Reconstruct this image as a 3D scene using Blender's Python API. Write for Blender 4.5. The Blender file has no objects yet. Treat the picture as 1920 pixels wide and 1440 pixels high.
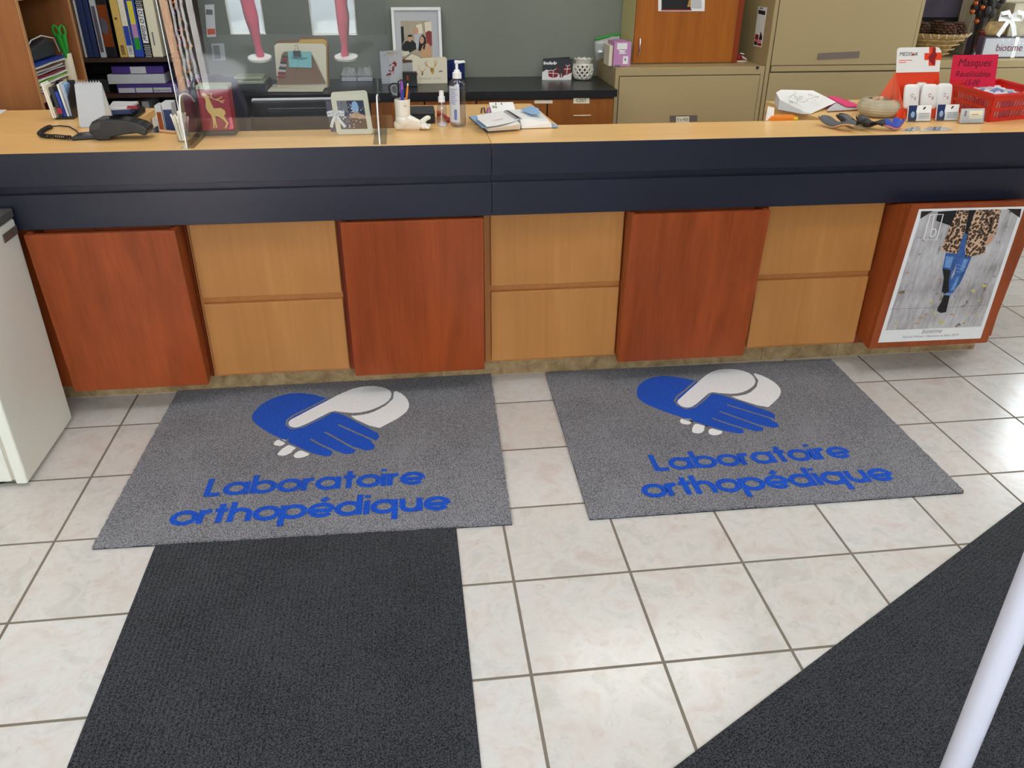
import bpy, bmesh, math, random
from mathutils import Vector, Matrix
random.seed(7)
S = bpy.context.scene
COL = S.collection
R_ = math.radians

# ------------------------------------------------------------------ camera
F_PX = 1526.53
CAM = Vector((-0.22850, -1.37720, 1.55588))
YAW, PIT, ROL = -0.12817, 0.49671, 0.00606
_cy, _sy, _cp, _sp = math.cos(YAW), math.sin(YAW), math.cos(PIT), math.sin(PIT)
FW = Vector((-_sy*_cp, _cy*_cp, -_sp)); RT = Vector((_cy, _sy, 0)); UP = RT.cross(FW)
RT, UP = math.cos(ROL)*RT+math.sin(ROL)*UP, -math.sin(ROL)*RT+math.cos(ROL)*UP
cd = bpy.data.cameras.new('camera'); cam = bpy.data.objects.new('camera', cd); COL.objects.link(cam)
cd.sensor_fit = 'HORIZONTAL'; cd.sensor_width = 36; cd.lens = F_PX/1920*36; cd.clip_start = 0.02
cam.matrix_world = Matrix(((RT.x, UP.x, -FW.x, CAM.x), (RT.y, UP.y, -FW.y, CAM.y), (RT.z, UP.z, -FW.z, CAM.z), (0, 0, 0, 1)))
S.camera = cam

# ------------------------------------------------------------------ world, daylight, exposure
SKY = 8.5
w = bpy.data.worlds.new('daylight'); S.world = w; w.use_nodes = True
wn = w.node_tree.nodes; bg = wn['Background']
bg.inputs[0].default_value = (0.86, 0.93, 1.0, 1); bg.inputs[1].default_value = SKY
S.view_settings.view_transform = 'Standard'; S.view_settings.look = 'None'
S.view_settings.exposure = 0.18; S.view_settings.gamma = 1.0; S.view_settings.use_curve_mapping = False

def area(name, loc, rot, sx, sy, energy=0, portal=False, color=(1, 1, 1)):
    d = bpy.data.lights.new(name, 'AREA'); d.shape = 'RECTANGLE'; d.size = sx; d.size_y = sy; d.energy = energy; d.color = color
    o = bpy.data.objects.new(name, d); COL.objects.link(o); o.location = loc; o.rotation_euler = rot
    if portal: d.cycles.is_portal = True
    return o
# portals in the shop windows (they only guide the sky light in)
area('window_light', (-1.55, -2.93, 1.93), (R_(90), 0, 0), 2.1, 1.10, portal=True)
area('window_light', (0.65, -2.93, 1.93), (R_(90), 0, 0), 2.1, 1.10, portal=True)
area('window_light', (4.03, 2.95, 1.55), (0, R_(90), R_(0)), 0.9, 0.9, portal=True)

# ------------------------------------------------------------------ helpers
def ray(x, y): return FW+RT*((x-960)/F_PX)-UP*((y-720)/F_PX)
def atZ(x, y, z): d = ray(x, y); return CAM+d*((z-CAM.z)/d.z)
def atY(x, y, Y): d = ray(x, y); return CAM+d*((Y-CAM.y)/d.y)
def atX(x, y, X): d = ray(x, y); return CAM+d*((X-CAM.x)/d.x)
def V(*a): return Vector(a)
KS = 1.0708
def kx(v): return CAM.x+KS*(v-CAM.x)
def ky(v): return CAM.y+KS*(v-CAM.y)
def kz(v): return CAM.z+KS*(v-CAM.z)
def mirror_x(px, Y):
    """x, at distance Y behind the viewer, of what the sneeze guard shows at column px."""
    g = ky(1.36); h = atY(px, 60, g); return h.x+(h.x-CAM.x)/(g-CAM.y)*(g-Y)

def lin(c):
    if max(c) > 1.001: c = [v/255 for v in c]
    return tuple(((v+0.055)/1.055)**2.4 if v > 0.04045 else v/12.92 for v in c)+(1,)
MATS = {}
def newmat(name):
    m = bpy.data.materials.new(name); m.use_nodes = True; MATS[name] = m
    nt = m.node_tree; return m, nt, nt.nodes['Principled BSDF']
def link(nt, a, b): nt.links.new(a, b)
def noise(nt, scale, detail=3, vec=None, rough=0.5, dist=0):
    n = nt.nodes.new('ShaderNodeTexNoise'); n.inputs['Scale'].default_value = scale; n.inputs['Detail'].default_value = detail
    n.inputs['Roughness'].default_value = rough; n.inputs['Distortion'].default_value = dist
    if vec is not None: link(nt, vec, n.inputs['Vector'])
    return n
def objvec(nt, scale=(1, 1, 1), rot=(0, 0, 0)):
    t = nt.nodes.new('ShaderNodeTexCoord'); mp = nt.nodes.new('ShaderNodeMapping')
    mp.inputs['Scale'].default_value = scale; mp.inputs['Rotation'].default_value = rot
    link(nt, t.outputs['Object'], mp.inputs['Vector']); return mp.outputs['Vector']
def ramp(nt, fac, stops):
    r = nt.nodes.new('ShaderNodeValToRGB'); link(nt, fac, r.inputs[0])
    e = r.color_ramp.elements
    while len(e) < len(stops): e.new(0.5)
    for k, (p, c) in enumerate(stops): e[k].position = p; e[k].color = lin(c)
    return r.outputs[0]
def bump(nt, bsdf, h, strength=0.3, dist=0.002):
    b = nt.nodes.new('ShaderNodeBump'); b.inputs['Strength'].default_value = strength; b.inputs['Distance'].default_value = dist
    link(nt, h, b.inputs['Height']); link(nt, b.outputs[0], bsdf.inputs['Normal'])
def M(name, c, rough=0.5, metal=0.0, spec=0.5, var=0.0, vs=8, bs=0, bst=0.2, coat=0.0, bd=0.002, sub=0.0, emit=None):
    m, nt, b = newmat(name)
    b.inputs['Base Color'].default_value = lin(c); b.inputs['Roughness'].default_value = rough; b.inputs['Metallic'].default_value = metal
    b.inputs['Specular IOR Level'].default_value = spec; b.inputs['Coat Weight'].default_value = coat
    if sub: b.inputs['Subsurface Weight'].default_value = sub; b.inputs['Subsurface Radius'].default_value = (.01, .008, .006)
    if emit: b.inputs['Emission Color'].default_value = lin(c); b.inputs['Emission Strength'].default_value = emit
    if var or bs: v = objvec(nt)
    if var:
        n = noise(nt, vs, 4, v); cc = [x/255 if max(c) > 1.001 else x for x in c]
        link(nt, ramp(nt, n.outputs['Fac'], [(0.3, [max(0, x*(1-var)) for x in cc]), (0.7, [min(1, x*(1+var)) for x in cc])]), b.inputs['Base Color'])
    if bs: bump(nt, b, noise(nt, bs, 3, v).outputs['Fac'], bst, bd)
    return m
def wood(name, dark, light, axis='Z', rough=0.35, s=1.0, fig=0.5, coat=0.0):
    m, nt, b = newmat(name)
    a = {'X': (1.2, 14, 14), 'Y': (14, 1.2, 14), 'Z': (14, 14, 1.2)}[axis]
    v = objvec(nt, [x*s for x in a])
    n1 = noise(nt, 1.0, 5, v, 0.55, 1.2)
    a2 = {'X': (3, 120, 120), 'Y': (120, 3, 120), 'Z': (120, 120, 3)}[axis]
    n2 = noise(nt, 1.0, 2, objvec(nt, [x*s for x in a2]))
    n3 = noise(nt, 2.2, 2, objvec(nt))
    mx = nt.nodes.new('ShaderNodeMix'); mx.inputs[0].default_value = 0.25
    link(nt, n1.outputs['Fac'], mx.inputs[2]); link(nt, n2.outputs['Fac'], mx.inputs[3])
    mx2 = nt.nodes.new('ShaderNodeMix'); mx2.inputs[0].default_value = 0.3
    link(nt, mx.outputs[0], mx2.inputs[2]); link(nt, n3.outputs['Fac'], mx2.inputs[3])
    link(nt, ramp(nt, mx2.outputs[0], [(0.5-0.28*fig/0.5*0.5-0.06, dark), (0.5+0.28*fig/0.5*0.5, light)]), b.inputs['Base Color'])
    b.inputs['Roughness'].default_value = rough; b.inputs['Coat Weight'].default_value = coat; b.inputs['Specular IOR Level'].default_value = 0.35
    return m
def clear(name, tint=(1, 1, 1), f0=0.04, rough=0.0):
    m = bpy.data.materials.new(name); m.use_nodes = True; MATS[name] = m; nt = m.node_tree
    nt.nodes.remove(nt.nodes['Principled BSDF']); out = nt.nodes['Material Output']
    tr = nt.nodes.new('ShaderNodeBsdfTransparent'); tr.inputs[0].default_value = (*tint, 1)
    gl = nt.nodes.new('ShaderNodeBsdfGlossy'); gl.inputs['Roughness'].default_value = rough
    lw = nt.nodes.new('ShaderNodeLayerWeight'); lw.inputs[0].default_value = 0.5
    p = nt.nodes.new('ShaderNodeMath'); p.operation = 'POWER'; p.inputs[1].default_value = 5; link(nt, lw.outputs['Facing'], p.inputs[0])
    q = nt.nodes.new('ShaderNodeMath'); q.operation = 'MULTIPLY_ADD'; q.inputs[1].default_value = 1-f0; q.inputs[2].default_value = f0; link(nt, p.outputs[0], q.inputs[0])
    mx = nt.nodes.new('ShaderNodeMixShader'); link(nt, q.outputs[0], mx.inputs[0]); link(nt, tr.outputs[0], mx.inputs[1]); link(nt, gl.outputs[0], mx.inputs[2])
    link(nt, mx.outputs[0], out.inputs[0]); return m

class MB:
    def __init__(s): s.bm = bmesh.new()
    def face(s, pts, mi=0):
        try: f = s.bm.faces.new([s.bm.verts.new(p) for p in pts]); f.material_index = mi; return f
        except ValueError: return None
    def hexa(s, p, mi=0):   # p: 4 bottom + 4 top, matching order
        v = [s.bm.verts.new(q) for q in p]
        for idx in ((3, 2, 1, 0), (4, 5, 6, 7), (0, 1, 5, 4), (1, 2, 6, 5), (2, 3, 7, 6), (3, 0, 4, 7)):
            s.bm.faces.new([v[i] for i in idx]).material_index = mi
        return s
    def box(s, x0, x1, y0, y1, z0, z1, mi=0):
        return s.hexa([V(x0, y0, z0), V(x1, y0, z0), V(x1, y1, z0), V(x0, y1, z0), V(x0, y0, z1), V(x1, y0, z1), V(x1, y1, z1), V(x0, y1, z1)], mi)
    def prism(s, pts, ext, mi=0, mside=None):
        a = [s.bm.verts.new(p) for p in pts]; b = [s.bm.verts.new(Vector(p)+ext) for p in pts]; n = len(pts)
        f1 = s.bm.faces.new(a[::-1]); f2 = s.bm.faces.new(b); f1.material_index = f2.material_index = mi
        for i in range(n): s.bm.faces.new((a[i], a[(i+1) % n], b[(i+1) % n], b[i])).material_index = mi if mside is None else mside
        return s
    def rings(s, rs, mi=0, cap=True, closed=True):
        vs = [[s.bm.verts.new(p) for p in r] for r in rs]; n = len(rs[0])
        for a, b in zip(vs, vs[1:]):
            for i in range(n if closed else n-1):
                j = (i+1) % n
                s.bm.faces.new((a[i], a[j], b[j], b[i])).material_index = mi
        if cap and closed:
            s.bm.faces.new(vs[0][::-1]).material_index = mi; s.bm.faces.new(vs[-1]).material_index = mi
        return s
    def lathe(s, prof, c, seg=24, mi=0, sx=1, sy=1, cap=True, ax=None):
        c = Vector(c); q = Matrix.Identity(3) if ax is None else V(0, 0, 1).rotation_difference(Vector(ax)).to_matrix()
        rs = [[c+q@V(max(r, 1e-5)*sx*math.cos(2*math.pi*i/seg), max(r, 1e-5)*sy*math.sin(2*math.pi*i/seg), z) for i in range(seg)] for r, z in prof]
        return s.rings(rs, mi, cap)
    def tube(s, path, r, seg=10, mi=0, cap=True, flat=1.0):
        path = [Vector(p) for p in path]; n = len(path); rs = []
        up = None
        for i, p in enumerate(path):
            t = (path[min(i+1, n-1)]-path[max(i-1, 0)]).normalized()
            if up is None:
                up = t.orthogonal().normalized()
            up = (up-t*up.dot(t)); up = up.normalized() if up.length > 1e-6 else t.orthogonal().normalized()
            bi = t.cross(up); rr = r[i] if isinstance(r, (list, tuple)) else r
            rs.append([p+up*rr*math.cos(2*math.pi*k/seg)+bi*rr*flat*math.sin(2*math.pi*k/seg) for k in range(seg)])
        return s.rings(rs, mi, cap)
    def ball(s, c, r, mi=0, seg=12, sc=(1, 1, 1), rot=None):
        r0 = bmesh.ops.create_uvsphere(s.bm, u_segments=seg, v_segments=max(6, seg*2//3), radius=r)
        m = Matrix.Translation(Vector(c)) @ (rot.to_4x4() if rot else Matrix.Identity(4)) @ Matrix.Diagonal((*sc, 1))
        bmesh.ops.transform(s.bm, matrix=m, verts=r0['verts'])
        for f in {f for v in r0['verts'] for f in v.link_faces}: f.material_index = mi
        return s
    def ribbon(s, path, wd, nrm, mi=0, h=0.0):
        path = [Vector(p) for p in path]; nrm = Vector(nrm); L = []; Rr = []; n = len(path)
        for i, p in enumerate(path):
            t = (path[min(i+1, n-1)]-path[max(i-1, 0)]).normalized(); b = nrm.cross(t)*wd/2
            L.append(p+b+nrm*h); Rr.append(p-b+nrm*h)
        for i in range(n-1): s.face([L[i], Rr[i], Rr[i+1], L[i+1]], mi)
        return s
    def build(s, name, mats, parent=None, loc=None, bevel=0, seg=2, smooth=False, sub=0, solid=0, remesh=0, angle=35):
        if not isinstance(mats, (list, tuple)): mats = [mats]
        bmesh.ops.recalc_face_normals(s.bm, faces=s.bm.faces)
        org = V(0, 0, 0)
        if parent is not None: org = Vector(parent['_o'])
        elif loc == 'base':
            vs = [v.co for v in s.bm.verts]
            org = V((min(v.x for v in vs)+max(v.x for v in vs))/2, (min(v.y for v in vs)+max(v.y for v in vs))/2, min(v.z for v in vs))
        elif loc is not None: org = Vector(loc)
        bmesh.ops.translate(s.bm, vec=-org, verts=s.bm.verts)
        me = bpy.data.meshes.new(name); s.bm.to_mesh(me); s.bm.free()
        for m in mats: me.materials.append(MATS[m] if isinstance(m, str) else m)
        o = bpy.data.objects.new(name, me); COL.objects.link(o)
        if parent is not None: o.parent = parent
        else: o.location = org
        o['_o'] = tuple(org)
        if remesh:
            md = o.modifiers.new('r', 'REMESH'); md.mode = 'VOXEL'; md.voxel_size = remesh; md.use_smooth_shade = True
            md = o.modifiers.new('s', 'SMOOTH'); md.iterations = 8; md.factor = 0.5
        if solid: md = o.modifiers.new('t', 'SOLIDIFY'); md.thickness = solid; md.offset = 0
        if bevel:
            md = o.modifiers.new('b', 'BEVEL'); md.width = bevel; md.segments = seg; md.limit_method = 'ANGLE'; md.angle_limit = R_(30)
            md.harden_normals = False
        if sub: md = o.modifiers.new('ss', 'SUBSURF'); md.levels = sub; md.render_levels = sub
        if smooth or sub:
            me.shade_smooth()
            if not sub: 
                me.set_sharp_from_angle(angle=R_(angle))
        return o
def thing(name, label, cat, loc=(0, 0, 0), group=None):
    o = bpy.data.objects.new(name, None); COL.objects.link(o); o.empty_display_size = 0.02; o.location = loc; o['_o'] = tuple(loc)
    return tag(o, label, cat, group)
def tag(o, label, cat, group=None, kind=None):
    o['label'] = label; o['category'] = cat
    if group: o['group'] = group
    if kind: o['kind'] = kind
    return o
def struct(o): o['kind'] = 'structure'; return o

class Fr:   # a flat frame: origin (bottom left), U to the right, V up, N towards the viewer
    def __init__(s, O, U, Vv): s.O = Vector(O); s.U = Vector(U); s.V = Vector(Vv); s.N = s.U.cross(s.V).normalized()
    def p(s, u, v, h=0.0): return s.O+s.U*u+s.V*v+s.N*h
def fY(bl, br, tl, Y): a, b, c = atY(*bl, Y), atY(*br, Y), atY(*tl, Y); return Fr(a, b-a, c-a)
def rrect(w, h, r, n=5):
    pts = []
    for cx, cy, a0 in ((w-r, r, -90), (w-r, h-r, 0), (r, h-r, 90), (r, r, 180)):
        for k in range(n+1): a = R_(a0+90*k/n); pts.append((cx+r*math.cos(a), cy+r*math.sin(a)))
    return pts
def slab(mb, fr, th, mi=0, r=0, u0=0, u1=1, v0=0, v1=1, h=0.0):
    wd, ht = fr.U.length, fr.V.length
    if r:
        w2, h2 = (u1-u0)*wd, (v1-v0)*ht
        pts = [fr.p(u0+x/wd, v0+y/ht, h) for x, y in rrect(w2, h2, r)]
    else: pts = [fr.p(u0, v0, h), fr.p(u1, v0, h), fr.p(u1, v1, h), fr.p(u0, v1, h)]
    return mb.prism(pts, -fr.N*th, mi)
def poly(mb, fr, pts, mi=0, h=0.0006): return mb.face([fr.p(u, v, h) for u, v in pts], mi)
def ell(cx, cy, rx, ry, n=16, a0=0, a1=360): return [(cx+rx*math.cos(R_(a0+(a1-a0)*k/n)), cy+ry*math.sin(R_(a0+(a1-a0)*k/n))) for k in range(n)]
def text(parent, name, body, mat, O, X, Y, width=None, height=None, align='CENTER', off=0.0, thick=0.0002, shear=0.0, lift=0.0008, spacing=1.0):
    """Lettering as flat mesh; O is the baseline anchor, X and Y the writing directions."""
    cu = bpy.data.curves.new(name, 'FONT'); cu.body = body; cu.size = 1; cu.align_x = align; cu.offset = off; cu.shear = shear; cu.resolution_u = 3; cu.space_character = spacing
    t = bpy.data.objects.new('tmp', cu); COL.objects.link(t)
    bpy.context.view_layer.update()
    dg = bpy.context.evaluated_depsgraph_get(); me = bpy.data.meshes.new_from_object(t.evaluated_get(dg))
    COL.objects.unlink(t); bpy.data.objects.remove(t); bpy.data.curves.remove(cu)
    xs = [v.co.x for v in me.vertices]; ys = [v.co.y for v in me.vertices]
    sx = width/(max(xs)-min(xs)) if width else None; sy = height/(max(ys)-min(ys)) if height else None
    sx = sx or sy; sy = sy or sx
    X = Vector(X).normalized(); Y = Vector(Y).normalized(); N = X.cross(Y); org = Vector(parent['_o'])
    for v in me.vertices: v.co = Vector(O)+X*(v.co.x*sx)+Y*(v.co.y*sy)+N*lift-org
    me.materials.clear(); me.materials.append(MATS[mat])
    o = bpy.data.objects.new(name, me); COL.objects.link(o); o.parent = parent; o['_o'] = tuple(org)
    return o
def single(mb, name, mats, label, cat, group=None, **k):
    return tag(mb.build(name, mats, None, loc='base', **k), label, cat, group)

# ------------------------------------------------------------------ materials
T = 0.33
def tile_floor():
    m, nt, b = newmat('floor_tile')
    v = objvec(nt)
    br = nt.nodes.new('ShaderNodeTexBrick'); br.offset = 0; br.squash = 1
    br.inputs['Scale'].default_value = 1; br.inputs['Brick Width'].default_value = T; br.inputs['Row Height'].default_value = T
    br.inputs['Mortar Size'].default_value = 0.0044; br.inputs['Mortar Smooth'].default_value = 0.2; br.inputs['Bias'].default_value = 0
    br.inputs['Color1'].default_value = (0.0, 0.0, 0.0, 1); br.inputs['Color2'].default_value = (1, 1, 1, 1); link(nt, v, br.inputs['Vector'])
    n1 = noise(nt, 9, 6, v, 0.62, 0.8); n2 = noise(nt, 3.1, 3, v); n3 = noise(nt, 26, 5, v, 0.7, 1.5)
    c1 = ramp(nt, n1.outputs['Fac'], [(0.30, (212, 194, 186)), (0.42, (222, 214, 209)), (0.52, (226, 225, 223)), (0.62, (208, 208, 204)), (0.74, (217, 201, 193))])
    c2 = ramp(nt, n3.outputs['Fac'], [(0.30, (200, 185, 175)), (0.42, (224, 221, 217)), (0.66, (230, 230, 229))])
    mx = nt.nodes.new('ShaderNodeMix'); mx.data_type = 'RGBA'; mx.inputs[0].default_value = 0.42
    link(nt, c1, mx.inputs[6]); link(nt, c2, mx.inputs[7])
    m2 = nt.nodes.new('ShaderNodeMix'); m2.data_type = 'RGBA'; m2.blend_type = 'MULTIPLY'; m2.inputs[0].default_value = 1
    link(nt, mx.outputs[2], m2.inputs[6])
    link(nt, ramp(nt, br.outputs['Color'], [(0, (246, 243, 240)), (1, (255, 255, 255))]), m2.inputs[7])
    m3 = nt.nodes.new('ShaderNodeMix'); m3.data_type = 'RGBA'; link(nt, br.outputs['Fac'], m3.inputs[0])
    link(nt, m2.outputs[2], m3.inputs[6]); m3.inputs[7].default_value = lin((128, 118, 105))
    link(nt, m3.outputs[2], b.inputs['Base Color'])
    r = nt.nodes.new('ShaderNodeMapRange'); link(nt, br.outputs['Fac'], r.inputs[0]); r.inputs[3].default_value = 0.17; r.inputs[4].default_value = 0.8
    link(nt, r.outputs[0], b.inputs['Roughness'])
    inv = nt.nodes.new('ShaderNodeMath'); inv.operation = 'MULTIPLY_ADD'; inv.inputs[1].default_value = -1; inv.inputs[2].default_value = 1; link(nt, br.outputs['Fac'], inv.inputs[0])
    ad = nt.nodes.new('ShaderNodeMath'); ad.operation = 'MULTIPLY_ADD'; ad.inputs[1].default_value = 0.07; link(nt, n2.outputs['Fac'], ad.inputs[0]); link(nt, inv.outputs[0], ad.inputs[2])
    bump(nt, b, ad.outputs[0], 0.55, 0.003)
tile_floor()
def carpet(name, a, c, scale=330, bst=0.4, bd=0.004):
    m, nt, b = newmat(name); v = objvec(nt)
    n = noise(nt, scale, 1.5, v, 0.6); n2 = noise(nt, 5, 3, v)
    mx = nt.nodes.new('ShaderNodeMix'); mx.inputs[0].default_value = 0.12; link(nt, n.outputs['Fac'], mx.inputs[2]); link(nt, n2.outputs['Fac'], mx.inputs[3])
    link(nt, ramp(nt, mx.outputs[0], [(0.40, a), (0.58, c)]), b.inputs['Base Color'])
    b.inputs['Roughness'].default_value = 1; b.inputs['Specular IOR Level'].default_value = 0.1; b.inputs['Sheen Weight'].default_value = 0.15
    bump(nt, b, n.outputs['Fac'], bst, bd)
carpet('mat_grey', (80, 80, 85), (152, 152, 159), 310)
carpet('mat_blue', (0, 58, 168), (8, 92, 212), 240)
carpet('mat_white', (236, 238, 242), (254, 254, 255), 240)
carpet('runner', (20, 22, 26), (68, 70, 76), 260)
M('rubber', (26, 26, 28), 0.8)
def stone():
    m, nt, b = newmat('stone'); v = objvec(nt)
    n = noise(nt, 16, 6, v, 0.65, 0.6)
    link(nt, ramp(nt, n.outputs['Fac'], [(0.3, (120, 96, 62)), (0.48, (168, 140, 98)), (0.7, (196, 172, 128))]), b.inputs['Base Color'])
    b.inputs['Roughness'].default_value = 0.6; bump(nt, b, n.outputs['Fac'], 0.4, 0.004)
stone()
M('grout_light', (214, 203, 180), 0.9)
wood('counter_wood', (226, 176, 106), (248, 204, 138), 'X', 0.3, 0.8, 0.6)
wood('maple', (170, 112, 57), (202, 142, 80), 'Z', 0.42, 0.5, 0.6)
wood('maple_edge', (176, 112, 58), (200, 136, 78), 'Z', 0.45)
wood('cherry', (116, 51, 18), (170, 80, 36), 'Z', 0.33, 0.8, 0.5)
wood('cherry_edge', (118, 46, 16), (148, 62, 26), 'Z', 0.4)
wood('drawer_cherry', (132, 74, 26), (162, 98, 40), 'Z', 0.4)
wood('cabinet_wood', (146, 80, 20), (182, 107, 36), 'Z', 0.4, 0.8)
wood('shelf_wood', (134, 80, 40), (164, 104, 56), 'Z', 0.45)
wood('shelf_edge', (176, 126, 82), (198, 148, 100), 'Z', 0.45)
M('dark_wood', (62, 40, 26), 0.5, var=0.2)
M('navy', (27, 30, 46), 0.34, var=0.06, vs=3, spec=0.5)
M('black_laminate', (34, 37, 40), 0.28, var=0.08, vs=30)
M('wall_green', (134, 139, 128), 0.75, var=0.03, vs=2)
M('wall_white', (214, 210, 200), 0.8, var=0.02)
M('wall_grey', (92, 90, 96), 0.7, var=0.05)
M('wall_dark', (44, 44, 50), 0.7, var=0.05)
M('ceiling_white', (232, 230, 224), 0.9)
M('file_beige', (176, 156, 114), 0.42, bs=400, bst=0.06)
M('file_dark', (84, 72, 54), 0.6)
M('olive_lit_side', (216, 206, 142), 0.45)  # pale olive holds the light falling on the cupboard's left side
M('holder_grey', (138, 126, 120), 0.35, metal=0.5)
M('paper', (240, 240, 238), 0.7)
M('paper_cream', (238, 230, 204), 0.7)
M('paper_tan', (216, 180, 96), 0.7)
M('ink', (26, 24, 26), 0.6); M('ink_grey', (120, 120, 122), 0.6); M('ink_red', (150, 22, 34), 0.6)
M('white_plastic', (238, 238, 236), 0.3); M('white_gloss', (236, 230, 218), 0.1, coat=0.5)
M('pole_white', (214, 214, 228), 0.35)
M('fridge_white', (242, 244, 232), 0.28); M('fridge_grey', (92, 90, 88), 0.4); M('gasket', (206, 198, 180), 0.6)
M('black_plastic', (24, 24, 27), 0.38)
M('badge_black', (8, 8, 9), 0.5); M('black_matte', (17, 17, 20), 0.6); M('charcoal', (52, 54, 58), 0.5)
M('chrome', (210, 210, 212), 0.22, metal=1); M('brass', (190, 180, 150), 0.35, metal=0.9)
M('red', (206, 26, 22), 0.35); M('red_dark', (140, 20, 26), 0.5); M('orange_red', (232, 66, 28), 0.5); M('coral', (240, 104, 70), 0.5)
M('magenta', (214, 20, 64), 0.6); M('pink', (240, 90, 130), 0.6); M('hotpink', (232, 60, 120), 0.7)
M('green', (40, 160, 52), 0.35); M('lime', (150, 220, 80), 0.6); M('yellow', (226, 214, 60), 0.6)
M('blue', (36, 70, 170), 0.45); M('navy_blue', (24, 44, 92), 0.5); M('denim', (58, 96, 160), 0.8, var=0.15, vs=40); M('lightblue', (150, 186, 226), 0.5)
M('teal_paper', (140, 206, 208), 0.7); M('purple', (70, 44, 130), 0.5); M('lilac', (198, 140, 188), 0.6); M('violet', (150, 80, 190), 0.4)
M('gold', (184, 142, 66), 0.4, metal=0.3, var=0.25, vs=60); M('tan', (190, 150, 110), 0.7); M('brown', (104, 72, 52), 0.7); M('brown_card', (138, 110, 88), 0.75)
M('skin', (208, 158, 130), 0.6); M('hair', (36, 26, 24), 0.7); M('grey', (128, 128, 130), 0.6); M('light_grey', (196, 198, 202), 0.6)
M('crimson', (158, 34, 48), 0.45); M('cream_gold', (226, 190, 112), 0.45); M('clay', (176, 164, 138), 0.5, var=0.08, vs=20)
M('blue_tile', (30, 44, 104), 0.25, var=0.35, vs=60); M('orange', (236, 132, 28), 0.5); M('copper', (170, 84, 36), 0.3, metal=0.6)
M('wicker', (186, 156, 104), 0.7, var=0.15, vs=50); M('pinecone', (84, 54, 36), 0.9, var=0.3, vs=60); M('mask_blue', (120, 140, 190), 0.8, var=0.1)
M('swab', (240, 234, 220), 0.7); M('picture_navy', (28, 40, 66), 0.5); M('picture_dark', (40, 34, 40), 0.5); M('plum', (92, 84, 100), 0.6, var=0.1)
M('insole_grey', (92, 94, 98), 0.8); M('insole_tan', (206, 164, 124), 0.7); M('polished', (250, 250, 250), 0.3, emit=None)
M('leaf_yellow', (206, 196, 110), 0.6); M('jeans_light', (112, 152, 204), 0.7, var=0.1, vs=60)
M('plastic_white', (240, 240, 243), 0.35)
M('purple_dark', (36, 30, 52), 0.5); M('sage', (160, 170, 140), 0.8); M('lens', (20, 22, 28), 0.1)
clear('plexi', (.93, .95, .965), .065); clear('clear_edge', (0.94, 0.96, 0.97), 0.05); clear('gel', (0.94, 0.94, 0.975), 0.05); clear('cello', (0.86, 0.86, 0.88), 0.10, 0.08); clear('pane', (0.97, 0.98, 0.97), 0.04)
clear('bag', (0.90, 0.91, 0.91), 0.10, 0.15)
def frosted(name, c, fac):
    m = MATS[name]; nt = m.node_tree; out = nt.nodes['Material Output']; src = out.inputs[0].links[0].from_socket
    d = nt.nodes.new('ShaderNodeBsdfDiffuse'); d.inputs[0].default_value = lin(c); mx = nt.nodes.new('ShaderNodeMixShader'); mx.inputs[0].default_value = fac
    link(nt, src, mx.inputs[1]); link(nt, d.outputs[0], mx.inputs[2]); link(nt, mx.outputs[0], out.inputs[0])
frosted('bag', (236, 238, 236), .38)
clear('bag_dense', (0.9, 0.9, 0.9), 0.12, 0.12); frosted('bag_dense', (246, 244, 248), .72)
def leopard():
    m, nt, b = newmat('leopard'); v = objvec(nt)
    vo = nt.nodes.new('ShaderNodeTexVoronoi'); vo.inputs['Scale'].default_value = 100; link(nt, v, vo.inputs['Vector'])
    link(nt, ramp(nt, vo.outputs['Distance'], [(0.0, (140, 92, 60)), (0.22, (130, 84, 54)), (0.28, (34, 24, 20)), (0.52, (38, 26, 22)), (0.58, (206, 168, 136)), (1, (220, 186, 156))]), b.inputs['Base Color'])
    b.inputs['Roughness'].default_value = 0.4
leopard()
def pavement():
    m, nt, b = newmat('pavement_print'); 
    n = noise(nt, 1, 5, objvec(nt, (60, 60, 12)), 0.7, 0.5); n2 = noise(nt, 7, 3, objvec(nt)); n3 = noise(nt, 26, 2, objvec(nt))
    mx = nt.nodes.new('ShaderNodeMix'); mx.inputs[0].default_value = 0.5; link(nt, n.outputs['Fac'], mx.inputs[2]); link(nt, n2.outputs['Fac'], mx.inputs[3])
    c = ramp(nt, mx.outputs[0], [(0.34, (136, 128, 128)), (0.5, (186, 181, 183)), (0.68, (218, 217, 220))])
    q = nt.nodes.new('ShaderNodeMix'); q.data_type = 'RGBA'; link(nt, ramp(nt, n3.outputs['Fac'], [(0.66, (0, 0, 0)), (0.72, (255, 255, 255))]), q.inputs[0])
    link(nt, c, q.inputs[6]); q.inputs[7].default_value = lin((120, 104, 84)); link(nt, q.outputs[2], b.inputs['Base Color']); b.inputs['Roughness'].default_value = 0.35
pavement()
def lamp_mat():
    m, nt, b = newmat('diffuser'); b.inputs['Base Color'].default_value = (1, 1, 1, 1); b.inputs['Emission Color'].default_value = (1, 0.985, 0.95, 1); b.inputs['Emission Strength'].default_value = 4.6
lamp_mat()
M('pavement_outside', (240, 241, 244), 0.9)
M('berry', (120, 40, 84), 0.6)

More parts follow.
